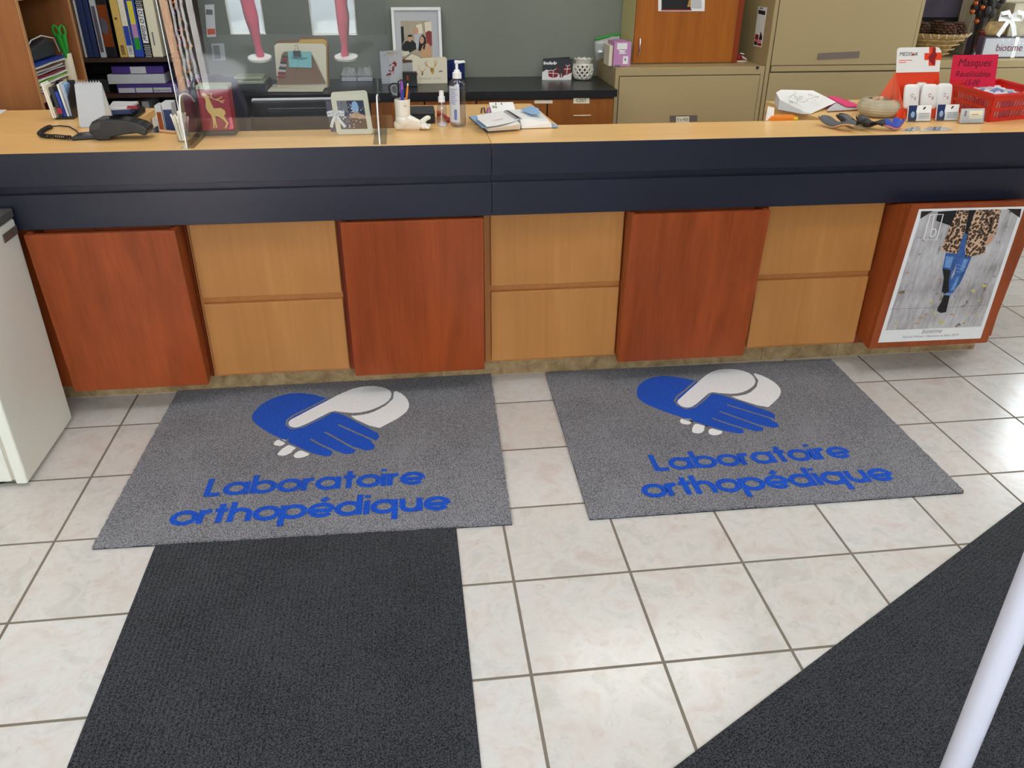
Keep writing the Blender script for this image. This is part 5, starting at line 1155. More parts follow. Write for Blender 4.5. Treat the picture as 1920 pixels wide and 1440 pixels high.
# ------------------------------------------------------------------ sneeze guard
GA = R_(5.4); SG0, SG1, SGY, SGH = kx(-.926), kx(-.268), ky(1.368), .86
t = thing('sneeze_guard', 'clear acrylic sneeze guard standing on two rounded feet on the left countertop', 'sneeze guard', ((SG0+SG1)/2, SGY, CT))
up = V(0, -math.sin(GA), math.cos(GA)); thk = V(0, math.cos(GA), math.sin(GA))*.004
P0 = V(SG0, SGY, E2+.0005); P1 = V(SG1, SGY, E2+.0005)
e = .0025
MB().prism([P0+V(e, 0, 0), P1, P1+up*SGH, P0+V(e, 0, 0)+up*SGH], thk).build('sheet', 'plexi', t)
mb = MB(); mb.prism([P0, P0+V(e, 0, 0), P0+V(e, 0, 0)+up*SGH, P0+up*SGH], thk).build('polished_edge', 'polished', t)
def fin(x):
    base = [(SGY-.160, E2), (SGY-.160, E2+.06)]
    hgt = atX(708, 171, kx(-.31)).z-CT if x > -.6 else atX(350, 171, kx(-.885)).z-CT
    pts = [V(x, SGY-.160, E2), V(x, SGY-.160, E2+hgt*.62)]+[V(x, SGY-.120-.040*math.cos(R_(a)), E2+hgt*.62+hgt*.38*math.sin(R_(a))) for a in range(15, 91, 15)]
    n = 12
    for k in range(1, n+1): a = R_(90-90*k/n); pts.append(V(x, SGY-.120+.240*math.cos(a), E2+hgt*math.sin(a)))
    o_ = MB().prism(pts, V(.0045, 0, 0)).build('foot', 'clear_edge', t)
    mb = MB(); 
    mb.tube([p+V(.00225, 0, 0) for p in pts[:-6]], .0027, 6); mb.build('foot_edge', 'polished', o_)
    MB().box(x-.02, x+.0245, SGY-.160, SGY+.120, E2-.0006, E2-.0002).build('foot_pad', 'pane', o_)
fin(kx(-.8875)); fin(kx(-.3125))

# photo card with bow
Yc = onc(665, 252).y
q = [atY(x, y, Yc) for x, y in ((632, 253), (700, 254), (625, 179))]
t = thing('photo_card', 'white bordered folded photo card with a ribbon bow on the counter', 'card', q[0])
q[0].z = q[1].z = E2+.001
f = Fr(q[0], q[1]-q[0], V(-.012, .016, q[2].z-q[0].z)); f.U.z = 0
mb = MB()
for u0, u1, v0, v1 in ((0, 1, 0, .12), (0, 1, .86, 1), (0, .14, .12, .86), (.86, 1, .12, .86)): pass
slab(mb, f, .0015, r=.010); mb.build('front_leaf', 'paper_cream', t, bevel=.0004)
mb = MB(); poly(mb, f, [(.14, .13), (.87, .13), (.87, .85), (.14, .85)], 0, .0006)
random.seed(6)
poly(mb, f, [(.42, .5), (.87, .46), (.87, .85), (.42, .85)], 1, .0008); poly(mb, f, [(.14, .62), (.4, .55), (.42, .85), (.14, .85)], 4, .0008)
for k in range(90): u, v = random.uniform(.16, .84), random.uniform(.16, .83); s_ = random.uniform(.008, .022); poly(mb, f, ell(u, v, s_, s_, 6), random.choice([0, 2, 2, 3, 4]), .0009+.00001*k)
poly(mb, f, [(.42, .13), (.87, .13), (.87, .32), (.6, .42), (.42, .36)], 5, .0012); poly(mb, f, [(.44, .42), (.87, .38), (.87, .47), (.6, .56), (.44, .5)], 6, .0012)
poly(mb, f, ell(.62, .68, .1, .16, 8), 7, .0011)
mb.build('photo_print', ['plum', 'picture_navy', 'paper', 'light_grey', 'grey', 'brown', 'insole_tan', 'lightblue'], t)
g = Fr(f.p(0, 0)+V(.003, .0025, 0), V(f.U.x*.97, .035, 0), f.V*1.06); mb = MB(); slab(mb, g, .0012, r=.010); mb.build('back_leaf', 'paper_cream', t)
g = Fr(f.p(-.16, .06)+V(0, .004, 0), f.U*.22, f.V*.78); mb = MB(); slab(mb, g, .001); mb.build('side_insert', 'plum', t)
mb = MB(); b_ = f.p(.07, .52, .006)
mb.ribbon([f.p(-.10, .50, .003), f.p(.02, .52, .004), b_, f.p(.25, .52, .004)], .012, f.N)
for s_ in (-1, 1):
    mb.ribbon([b_, b_+V(s_*.012, -.008, .010), b_+V(s_*.028, -.006, .006), b_+V(s_*.028, -.002, -.004), b_], .009, V(0, -.9, .3)); mb.ribbon([b_, b_+V(s_*.012, -.002, -.022), b_+V(s_*.024+.004, 0, -.044)], .010, f.N)
mb.ball(b_, .006, seg=8); mb.build('ribbon_bow', 'paper', t, solid=.0012)

# ceramic foot mug
def onf(x, y): return atY(x, y, FYc)
FYc = onc(765, 245).y+.015
zx = lambda x, y: (700+x*.11803, 80+y*.11803)
t = thing('foot_mug', 'white ceramic mug shaped like a bare foot, holding scissors and pens', 'mug', (onf(770, 240).x, FYc, CT))
fz = E2
hx, hz_ = onf(*zx(395, 1330)).x, 0
ltop = onf(*zx(455, 895)); lr = (onf(*zx(583, 890)).x-onf(*zx(325, 890)).x)/2
mb = MB(); zt = ltop.z; lx = ltop.x
def XZ(x, y): p = onf(*zx(x, y)); return p.x, max(p.z, fz+.002)
ax_, az_ = XZ(470, 1120)
mb.lathe([(lr, zt), (lr*.97, zt-.03), (lr*.93, zt-.055), (lr*.93, az_), (lr*.7, az_-.004), (lr*.66, az_-.004), (lr*.7, az_+.006), (lr*.70, zt-.05), (lr*.80, zt), (lr, zt)], (lx, FYc, 0), 28, cap=False)
bmesh.ops.remove_doubles(mb.bm, verts=mb.bm.verts, dist=1e-5)
r_ = mb.bm.faces
# ankle, heel, instep, toes
def FP(x, y, dy=0): q_ = XZ(x, y); return V(q_[0], FYc+dy, q_[1])
A1_, A2_, A3_, A4_ = FP(455, 1120), FP(470, 1215), FP(610, 1262), FP(740, 1298)
mb.tube([FP(455, 1010), A1_, A2_], [lr*.86, lr*.86, lr*.90], 20)
mb.ball((A2_.x, FYc, A2_.z), lr*.98, sc=(1.0, 1, 1.1), seg=18)
H_ = FP(402, 1318); mb.ball((H_.x+.001, FYc, fz+.0185), .0185, sc=(1.0, 1.0, 1), seg=18)
mb.ball((FP(445, 1300).x, FYc, fz+.021), .0205, sc=(1.2, 1, 1), seg=18)
mb.tube([A2_, A3_, A4_], [lr*.84, .0195, .0135], 20, flat=1.2)
mb.tube([V(H_.x, FYc, fz+.012), V(A3_.x, FYc, fz+.0135), V(A4_.x, FYc, fz+.011)], [.0115, .0125, .0105], 16, flat=1.7)
mb.ball((FP(800, 1300).x, FYc-.002, fz+.013), .0125, sc=(1.3, 1.75, 1), seg=16)
B_ = FP(868, 1205, .016); mb.tube([V(A4_.x, FYc+.010, A4_.z), B_-V(.006, 0, .002), B_], [.0115, .0085, .0088], 12); mb.ball(B_+V(.001, 0, 0), .0088, sc=(1.15, 1, .95), seg=12)
for k in range(4): mb.ball((FP(880-7*k, 1290).x, FYc+.006-.0085*k, fz+.0135-.0014*k), .0066-.0004*k, sc=(1.3, .85, 1), seg=10)
mb.build('mug', 'white_gloss', t, remesh=.0015)
text(t, 'lettering', 'VE', 'ink_grey', V(lx+.010, FYc-lr*.90, onf(*zx(560, 1000)).z), V(.9, .35, 0), (0, 0, 1), width=.010, lift=.001)
# scissors and pens standing in it
def stick(name, mat, lab, cat, px_top, dy, r=.004, extra=None, grp='pens in the foot mug'):
    b_ = V(lx+(onf(*px_top).x-lx)*.25, FYc+dy*.5, zt-.07); tp = onf(*px_top); tp = V(tp.x, FYc+dy, tp.z)
    t2 = thing(name, lab, cat, b_, grp)
    MB().tube([b_, b_.lerp(tp, .8), tp], [r, r, r*.75], 10).build('barrel', mat, t2, smooth=True)
    if extra: MB().tube([tp, tp+(tp-b_).normalized()*.008], [r*.9, r*.5], 8).build('cap', extra, t2, smooth=True)
stick('pen', 'blue', 'bright blue pen in the foot mug', 'pen', zx(462, 745), -.006, .0042)
stick('pen', 'orange', 'orange pencil with white end in the foot mug', 'pencil', zx(545, 680), -.004, .0036, 'paper')
stick('pen', 'navy_blue', 'dark pen at the right side of the foot mug', 'pen', zx(575, 760), .004, .004)
stick('pen', 'violet', 'thick violet marker at the back of the foot mug', 'marker', zx(448, 615), .012, .0058)
t2 = thing('scissors', 'scissors with black rimmed grey loop handles standing in the foot mug', 'scissors', (lx, FYc, zt-.06))
for lo, nm in (([(390, 870), (300, 850), (262, 790), (245, 700), (300, 650), (370, 650), (395, 720), (395, 830)], 'handle_loop'), ([(400, 880), (398, 700), (395, 620), (440, 592), (500, 610), (520, 680)], 'handle_loop')):
    pts = [onf(*zx(x, y))+V(0, .002 if nm else 0, 0) for x, y in lo]
    if len(lo) == 8: pts.append(pts[0])
    MB().tube(pts, .0026, 8).build(nm, 'black_plastic', t2, smooth=True)
gp = [onf(*zx(x, y))+V(0, .004, 0) for x, y in ((380, 850), (310, 835), (280, 780), (265, 705), (305, 668), (362, 668), (385, 720))]
gp2 = [onf(*zx(x, y))+V(0, .004, 0) for x, y in ((365, 805), (322, 800), (300, 770), (290, 715), (315, 690), (350, 690), (368, 725))]
mb = MB()
for i in range(7): j = (i+1) % 7; mb.prism([gp[i], gp[j], gp2[j], gp2[i]], V(0, .004, 0))
mb.build('grey_insert', 'grey', t2)
MB().prism([V(lx-.008, FYc+.002, zt-.065), V(lx-.002, FYc+.002, zt-.065), V(lx-.006, FYc+.002, zt+.006), V(lx-.014, FYc+.002, zt+.006)], V(0, .002, 0)).build('blade', 'chrome', t2)
# dark box behind it
bq = [onc(768, 232), onc(816, 230)]
Yd = bq[0].y; x0, x1 = atY(770, 232, Yd).x, atY(816, 231, Yd).x; zt_ = atY(790, 209, Yd).z
t = thing('dark_box', 'worn black box behind the foot mug', 'box', (x0, Yd, CT))
MB().box(x0-.02, x1, Yd, Yd+.12, E2, zt_-.012).build('base', 'black_matte', t, bevel=.002); MB().box(x0-.021, x1+.001, Yd-.001, Yd+.121, zt_-.0115, zt_).build('lid', 'charcoal', t, bevel=.003)
# little spray bottle
c_ = onc(830, 237); c_ = V(c_.x, c_.y+.015, 0); z_ = lambda py: atY(829, py, c_.y).z
t = thing('spray_bottle', 'small clear spray bottle with white cap beside the sanitizer', 'bottle', (c_.x, c_.y, CT))
rb = (atY(838, 220, c_.y).x-atY(820, 220, c_.y).x)/2
MB().lathe([(rb*.9, E2), (rb, E2+.004), (rb, z_(203)), (rb*.8, z_(196)), (rb*.55, z_(191)), (rb*.5, z_(191)), (rb*.75, z_(196)), (rb*.93, z_(203)), (rb*.93, E2+.004)], (c_.x, c_.y, 0), 24).build('bottle', 'gel', t, smooth=True)
MB().lathe([(rb*.95, E2+.0005), (rb*.9, E2+.008), (.001, E2+.009)], (c_.x, c_.y, 0), 20).build('base_ring', 'paper', t)
MB().lathe([(rb*.72, z_(191)), (rb*.70, z_(181)), (rb*.5, z_(180)), (rb*.46, z_(170)), (rb*.3, z_(169.5))], (c_.x, c_.y, 0), 20).build('spray_cap', 'white_plastic', t, smooth=True)
MB().tube([(c_.x, c_.y, z_(192)), (c_.x-.002, c_.y, E2+.03), (c_.x-.005, c_.y, E2+.010)], .0014, 6).build('dip_tube', 'paper', t)
# red stamps behind
t = thing('red_marker', 'red capped marker lying behind the spray bottle', 'marker', onc(845, 228))
MB().tube([onc(820, 222)+V(0, .03, .012), onc(826, 222)+V(0, .03, .012)], .011, 12).build('cap', 'orange_red', t, smooth=True)
MB().tube([onc(826.3, 222)+V(0, .03, .012), onc(842, 229)+V(0, .012, .008)], .007, 12).build('barrel', 'red', t, smooth=True)
MB().ball(onc(841, 231)+V(0, .008, .009), .009, seg=10).build('end', 'crimson', t, smooth=True)
# sanitizer pump bottle
c_ = onc(860, 239); c_ = V(c_.x, c_.y+.022, 0); z_ = lambda py: atY(858, py, c_.y).z
rb = (atY(875, 200, c_.y).x-atY(845, 200, c_.y).x)/2; sy = .72
t = thing('sanitizer_bottle', 'clear pump bottle of hand sanitizer with white pump on the counter', 'bottle', (c_.x, c_.y, CT))
MB().lathe([(rb*.92, E2), (rb, E2+.005), (rb, z_(158)), (rb*.86, z_(151)), (rb*.52, z_(147)), (rb*.50, z_(146)), (rb*.46, z_(147)), (rb*.8, z_(152)), (rb*.95, z_(159)), (rb*.95, E2+.005)], (c_.x, c_.y, 0), 32, sy=sy).build('bottle', 'gel', t, smooth=True)
MB().lathe([(rb*.93, E2+.0055), (rb*.93, z_(165)), (.001, z_(165))], (c_.x, c_.y, 0), 32, sy=sy).build('gel', 'gel', t, smooth=True)
MB().lathe([(rb*.55, z_(146.5)), (rb*.55, z_(136)), (rb*.36, z_(134)), (rb*.34, z_(131)), (rb*.17, z_(130)), (rb*.17, z_(117)), (rb*.30, z_(116)), (rb*.28, z_(114.5))], (c_.x, c_.y, 0), 24).build('pump', 'white_plastic', t, smooth=True)
MB().tube([(c_.x-.006, c_.y, z_(116)), (c_.x+.010, c_.y-.004, z_(116)), (c_.x+.026, c_.y-.008, z_(115)), (c_.x+.027, c_.y-.008, z_(117))], [.006, .005, .004, .0035], 8).build('spout', 'white_plastic', t, smooth=True)
n = 14; mb = MB(); rs = [[V(c_.x+(rb+.0004)*math.cos(R_(a)), c_.y+(rb*sy+.0004)*math.sin(R_(a)), z) for a in [185+(282-185)*k/n for k in range(n+1)]] for z in (E2+.018, z_(160))]
mb.rings(rs, 0, False, False); mb.build('label', 'light_grey', t)
mb = MB()
for k in range(9):
    a0 = R_(240+k*2.4); a1 = a0+R_(1.3); mb.face([V(c_.x+(rb+.001)*math.cos(a), c_.y+(rb*sy+.001)*math.sin(a), z) for a, z in ((a0, E2+.026), (a1, E2+.026), (a1, E2+.062), (a0, E2+.062))])
for k in range(9):
    z = z_(166+k*3.4); L_ = [R_(205+(q_*6)) for q_ in range(9 if k % 3 else 11)]
    mb.ribbon([V(c_.x+(rb+.001)*math.cos(a), c_.y+(rb*sy+.001)*math.sin(a), z) for a in L_], .0016, V(-.3, -.95, 0), 0)
mb.build('label_print', ['blue'], t)
MB().tube([(c_.x, c_.y, z_(150)), (c_.x+.003, c_.y, E2+.02)], .0018, 6).build('dip_tube', 'paper', t)

# open planner
zb = lambda x, y: (860+x*.10417, 180+y*.10417)
def P2(x, y, h=0.0): return atZ(*zb(x, y), E2+h)
t = thing('ring_planner', 'open blue ring planner with white pages lying across the wing', 'planner', P2(500, 640))
MB().prism([P2(185, 385), P2(510, 655), P2(1120, 600), P2(820, 330)], V(0, 0, .004)).build('left_cover', 'navy_blue', t)
MB().hexa([P2(230, 400, .0045), P2(525, 642, .0045), P2(1115, 600, .0045), P2(840, 350, .0045), P2(240, 360, .018), P2(535, 585, .018), P2(1115, 500, .030), P2(880, 250, .030)]).build('left_pages', 'paper', t, bevel=.003)
def sheet_(L, mat, nm, h):
    mb = MB(); mb.prism([P2(x, y, h) for x, y in L], V(0, 0, .0012)); return mb.build(nm, mat, t)
sheet_([(190, 375), (430, 580), (620, 545), (900, 470), (880, 440), (330, 350)], 'lightblue', 'blue_divider', .0205)
sheet_([(320, 350), (350, 400), (335, 420), (510, 555), (700, 530), (980, 465), (1080, 430), (860, 255), (700, 330)], 'paper', 'top_sheet', .031)
MB().hexa([P2(1130, 590, .001), P2(1690, 572, .001), P2(1560, 420, .001), P2(900, 330, .001), P2(1110, 400, .036), P2(1660, 470, .022), P2(1430, 230, .022), P2(880, 248, .036)]).build('right_pages', 'paper', t, bevel=.003)
sheet_([(1120, 250), (1290, 180), (1430, 225), (1480, 320), (1300, 330)], 'lightblue', 'loose_slip', .040)
sheet_([(1680, 480), (1760, 530), (1795, 560), (1690, 568)], 'lightblue', 'slip_corner', .003)
mb = MB()
for k in range(13):
    p = P2(870+18*k, 290+11*k, .037); mb.tube([p+V(-.012+.011*(1-math.cos(a)), -.001, .006*math.sin(a)) for a in [math.pi*i/8 for i in range(9)]], .0010, 5)
mb.build('wire_binding', 'charcoal', t)
mb = MB(); mb.ribbon([P2(600, 438, .0335), P2(680, 432, .0335), P2(800, 402, .0335)], .003, V(0, 0, 1)); mb.build('pink_mark', 'pink', t)
# small cards and clips around it
q = fY(zb(600, 310), zb(1030, 250), zb(545, 115), 1.66)
a_, b_, c_ = P2(600, 312), P2(1035, 300), None
f = Fr(a_, V(b_.x-a_.x, .0, 0), V(atY(*zb(545, 115), a_.y+.06).x-a_.x, .06, atY(*zb(545, 115), a_.y+.06).z-E2))
t = thing('note_card', 'white printed card leaning behind the open planner', 'card', f.O)
mb = MB(); slab(mb, f, .0012); mb.build('sheet', 'paper', t); mb = MB(); poly(mb, f, [(.08, .45), (.28, .45), (.28, .68), (.08, .68)], 0); poly(mb, f, [(.22, .78), (.3, .78), (.26, .95)], 1); poly(mb, f, [(.46, .78), (.54, .78), (.5, .95)], 1); mb.build('print', ['sage', 'ink'], t)
for k, (x0_, m_, lab) in enumerate([(440, 'charcoal', 'dark binder clip standing left of the note card'), (545, 'violet', 'violet clip standing beside the note card')]):
    p = P2(x0_, 330); mb = MB(); mb.tube([p+V(-.008, 0, .004), p+V(-.004, .004, .022), p+V(.004, .004, .024), p+V(.008, 0, .004)], .003, 8); single(mb, 'paper_clip', m_, lab, 'clip', smooth=True)

# ------------------------------------------------------------------ right half of the counter
zc = lambda x, y: (1480+x*.22917, 150+y*.22917)
def P3(x, y, h=0.0): return atZ(*zc(x, y), E2+h)
zp = lambda x, y: (1420+x*.26042, y*.26042)
def P4(x, y, h=0.0): return atZ(*zp(x, y), E2+h)
# papers
t = thing('paper_wad', 'thick sheaf of doodled white papers on the right wing', 'papers', P4(160, 730))
mb = MB(); top = [P4(135, 665, .045), P4(170, 645, .045), P4(400, 650, .045), P4(480, 690, .030), P4(570, 735, .016), P4(385, 812, .006), P4(330, 800, .012), P4(160, 715, .040)]
cen = sum((p for p in top), V(0, 0, 0))/len(top)
bot = [V(p.x, p.y, E2+(.0005 if k not in (3, 4, 5) else min(.0185, p.z-E2-.001)*(k != 5)+.001*(k == 5))) for k, p in enumerate(top)]
mb.rings([bot, top], cap=True); mb.build('sheaf', 'paper', t, bevel=.004)
mb = MB(); random.seed(14)
for k in range(34):
    x, y = random.uniform(210, 430), random.uniform(665, 745); h = .0465-.03*max(0, (x-390)/180)-.02*max(0, (y-715)/90)
    pts = [P4(x+random.uniform(-22, 22), y+random.uniform(-10, 10), h+.004) for _ in range(4)]; mb.ribbon(pts, .0016, V(0, 0, 1))
mb.build('doodles', 'ink_grey', t)
t = thing('pink_folder', 'pink folder of papers beneath the doodled sheaf', 'folder', P4(560, 790))
MB().prism([P4(500, 803, .0), P4(725, 795, .0), P4(700, 740, .0), P4(560, 700, 0), P4(500, 700, 0)], V(0, 0, .003)).build('back_cover', 'crimson', t)
MB().prism([P4(500, 801, .0035), P4(722, 790, .0035), P4(690, 745, .0035), P4(590, 735, .0035)], V(0, 0, .008)).build('pages', 'light_grey', t)
MB().prism([P4(505, 700, .014), P4(560, 698, .014), P4(725, 758, .014), P4(718, 772, .014), P4(640, 770, .014)], V(0, 0, .003)).build('front_cover', 'hotpink', t)
# label + orange thing on wing's left side
Yw = LB+.022
q = [atY(x, y, Yw) for x, y in ((1435, 226), (1450, 226), (1452, 202), (1440, 199))]
t = thing('hanging_label', 'white paper label hanging at the front of the right wing', 'label', q[0]); MB().prism(q, V(0, .001, 0)).build('sheet', 'paper', t)
q = [atY(x, y, LB+.014) for x, y in ((1440, 227), (1498, 226), (1496, 219), (1448, 218))]
t = thing('orange_tray', 'orange plastic tray edge tucked below the right wing', 'tray', q[0])
MB().prism(q, V(0, .05, 0)).build('tray', 'orange', t, bevel=.002)
p = atY(1492, 222, LB+.012); MB().box(p.x-.008, p.x+.008, LB+.0105, LB+.0135, p.z-.004, p.z+.004).build('tag', 'yellow', t)
# ribbed bowl
c_ = atZ(1647, 216.5, E2); rb = (atY(1687, 203, c_.y).x-atY(1607, 203, c_.y).x)/2; c_ = V(atY(1647, 205, c_.y).x, c_.y, 0)
hb = (atY(1647, 186, c_.y).z-E2)*1.06; rb *= .9
t = thing('ribbed_bowl', 'round ribbed stoneware bowl of sweets on the right counter', 'bowl', (c_.x, c_.y, CT))
prof = [(rb*.5, E2)]
N = 44
for k in range(N+1):
    v = k/N; r = rb*(.55+.45*math.sin(math.pi*(.10+.80*v))**.75); prof.append((r+rb*.018*abs(math.sin(v*math.pi*6)), E2+hb*(.03+.95*v)))
prof += [(rb*.60, E2+hb), (rb*.57, E2+hb*.97), (rb*.62, E2+hb*.8), (rb*.5, E2+hb*.5)]
MB().lathe(prof, (c_.x, c_.y, 0), 48).build('bowl', 'clay', t, smooth=True)
random.seed(3)
for k in range(9):
    a = k*2.4; rr = rb*.42*math.sqrt(k/9); mb = MB(); mb.ball((c_.x+rr*math.cos(a), c_.y+rr*math.sin(a), E2+hb*.86+random.uniform(0, .01)), .012, seg=8, sc=(1.3, .8, .7), rot=Matrix.Rotation(a, 3, 'Z'))
    mb.build('filling', ['light_grey', 'insole_tan', 'brown_card'][k % 3], t)
# insoles
def insole(lab, pts, mats, wd, twist, wave, grp='orthotic insoles on the counter'):
    P_ = [P3(*q) for q in pts]; n = 26; cen = resamp(P_, n); L_ = sum((b-a).length for a, b in zip(cen, cen[1:]))
    t = thing('orthotic_insole', lab, 'insole', cen[n//2], grp)
    lay = [[], [], []]
    for i, c in enumerate(cen):
        v = i/(n-1); tg = (cen[min(i+1, n-1)]-cen[max(i-1, 0)]).normalized(); sd = V(-tg.y, tg.x, 0)
        hw = wd*(math.sqrt(max(.02, 1-abs(2*v-1)**3.2)))*(1.1-.35*math.sin(math.pi*v)**2)
        row = []
        for j in range(7):
            u = -1+2*j/6
            z = wave*(.5+.5*math.cos(2*math.pi*(v*1.15-.02)))*.9+wave*.35*u*u*(.4+.6*abs(2*v-1))+wave*twist*max(0, u)*math.sin(math.pi*v)
            row.append(c+sd*hw*u+V(0, 0, z+.004))
        lay[0].append(row)
    for li in range(len(mats)):
        mb = MB(); th = .0035
        T_ = [[p-V(0, 0, th*li)+V(0, 0, .004*(len(mats)-1)) for p in r] for r in lay[0]]
        for r0, r1 in zip(T_, T_[1:]):
            for j in range(6): mb.face([r0[j], r0[j+1], r1[j+1], r1[j]])
        bmesh.ops.remove_doubles(mb.bm, verts=mb.bm.verts, dist=1e-6)
        g = bmesh.ops.extrude_face_region(mb.bm, geom=mb.bm.faces[:]); bmesh.ops.translate(mb.bm, vec=V(0, 0, -th*.97), verts=[v for v in g['geom'] if isinstance(v, bmesh.types.BMVert)])
        mb.build(['top_cover', 'base_layer', 'lower_layer'][li], mats[li], t, smooth=True)
    return t
insole('grey topped orthotic insole with tan base, nearest the counter edge', [(240, 364), (330, 386), (430, 409), (525, 428)], ['insole_grey', 'insole_tan'], .028, .5, .020)
insole('black orthotic insole between the grey one and the dark wavy one', [(385, 346), (470, 369), (560, 402), (640, 420)], ['black_plastic', 'black_matte'], .026, .5, .020)
insole('black wavy orthotic insole against the ribbed bowl', [(545, 362), (620, 382), (690, 402), (755, 420)], ['charcoal', 'black_matte'], .024, .5, .020)
insole('blue and red layered orthotic insole beside the orange display', [(745, 400), (800, 412), (850, 412), (900, 390)], ['blue', 'coral', 'grey'], .021, .6, .018)
# orange display stand
zq = lambda x, y: (1640+x*.14583, 70+y*.14583)
Yd = P3(960, 360).y+.17
def P5(x, y, Y=None): return atY(*zq(x, y), Yd if Y is None else Y)
t = thing('stick_display', 'white and orange cardboard counter display with a red cross on its header', 'display', (P5(600, 1050).x, Yd, CT))
hb_ = [P5(278, 455), P5(832, 443), P5(858, 180), P5(830, 135), P5(800, 125), P5(330, 132), P5(295, 150), P5(288, 185)]
lean5 = .0
MB().prism(hb_, V(0, .003, 0)).build('header', 'white_plastic', t)
fh = Fr(P5(278, 455), V(P5(832, 443).x-P5(278, 455).x, 0, 0), V(0, 0, P5(290, 132).z-P5(278, 455).z))
def H5(L, mi, h=.0008): mb.face([P5(x, y)+V(0, -h, 0) for x, y in L], mi)
mb = MB(); H5([(700, 125), (785, 125), (785, 195), (858, 195), (856, 292), (784, 292), (776, 365), (692, 365), (694, 292), (638, 292), (640, 202), (700, 202)], 0)
H5([(745, 125), (780, 128), (785, 195), (800, 230), (770, 290), (772, 350), (755, 360), (700, 300), (690, 250), (740, 190)], 1, .0012)
H5([(310, 292), (480, 290), (480, 300), (310, 302)], 2); H5([(308, 318), (400, 316), (400, 326), (308, 328)], 2)
mb.build('print', ['orange_red', 'red_dark', 'coral'], t)
a_, b_ = P5(312, 238), P5(555, 233); ux = V(b_.x-a_.x, 0, 0)
text(t, 'lettering', 'MEDIS', 'ink', a_+ux*.005, ux, (0, 0, 1), width=ux.x*.665, align='LEFT', off=0)
text(t, 'lettering', 'IK', 'ink', a_+ux*.80, ux, (0, 0, 1), width=ux.x*.19, align='LEFT', off=.008)
mb = MB(); p = a_+ux*.73+V(0, -.0009, (P5(312, 205).z-P5(312, 238).z)*.5); s_ = .0052
for w_, h_ in ((s_, s_*.36), (s_*.36, s_)): mb.face([p+V(-w_, 0, -h_), p+V(w_, 0, -h_), p+V(w_, 0, h_), p+V(-w_, 0, h_)])
mb.build('cross_mark', 'red', t)
x0, x1 = hb_[0].x, hb_[1].x; zt = hb_[0].z
MB().box(x0, x1, Yd+.0035, Yd+.006, E2, zt).build('back_panel', 'orange_red', t)
MB().box(x0, x1, Yd-.065, Yd+.0030, E2, E2+.034).build('front_tray', 'orange_red', t)
sl = P5(195, 760)
for sx in (x0-.0015, x1+.0005): MB().prism([V(sx, Yd+.003, zt), V(sx, Yd-.080, E2), V(sx, Yd+.09, E2), V(sx, Yd+.06, E2+.08)], V(.001, 0, 0)).build('side_wing', 'coral', t)
MB().prism([V(x0-.001, Yd+.006, zt), V(x0-.036, Yd+.075, E2), V(x0+.035, Yd-.078, E2)], V(.0012, 0, 0)).build('side_flap', 'coral', t)
# the sticks
def stick5(lab, L, Y, tilt=0):
    bl, br, tp = P5(*L[0], Y), P5(*L[1], Y), P5(*L[2], Y); w_ = (br.x-bl.x)*1.12; cx = (bl.x+br.x)/2; h = tp.z-(E2+.0345)
    t = thing('balm_stick', lab, 'stick', (cx, Y, E2+.0345), 'white balm sticks in the orange display')
    dx = tp.x-cx
    rs = []
    for v, k in ((0, .92), (.04, 1), (.55, 1), (.85, .97), (.95, .88), (1, .62)):
        rs.append([V(cx+dx*v+w_/2*k*math.cos(a)*abs(math.cos(a))**-.35 if abs(math.cos(a)) > .05 else cx+dx*v, Y+.014*k*math.sin(a), E2+.0345+h*v) for a in [2*math.pi*i/28 for i in range(28)]])
    MB().rings(rs).build('tube', 'white_plastic', t, smooth=True, angle=60)
    mb = MB(); o_ = V(cx+dx*.5, Y-.0152, E2+.0345+h*.52)
    def rb_(L_, wdt): mb.ribbon([o_+V(x, 0, z) for x, z in L_], wdt, V(0, -1, 0))
    rb_([(-.012, .004), (-.007, .010), (-.002, .008)], .002); rb_([(-.010, .001), (-.005, -.003), (0, .002)], .002); rb_([(.004, -.006), (.010, -.003)], .002); rb_([(.004, -.011), (.012, -.009)], .0016); rb_([(.010, 0), (.009, -.012)], .0014)
    mb.build('print', 'ink_red', t)
Ys = Yd-.045
stick5('white balm stick behind the others in the orange display', [(530, 900), (660, 900), (605, 580)], Yd-.017)
stick5('white balm stick at the left of the orange display', [(375, 905), (545, 905), (480, 605)], Ys-.008)
stick5('white balm stick in the middle of the orange display', [(580, 915), (770, 915), (715, 602)], Ys-.008)
stick5('white balm stick at the right of the orange display, next to the basket', [(785, 905), (955, 905), (905, 592)], Ys-.008)
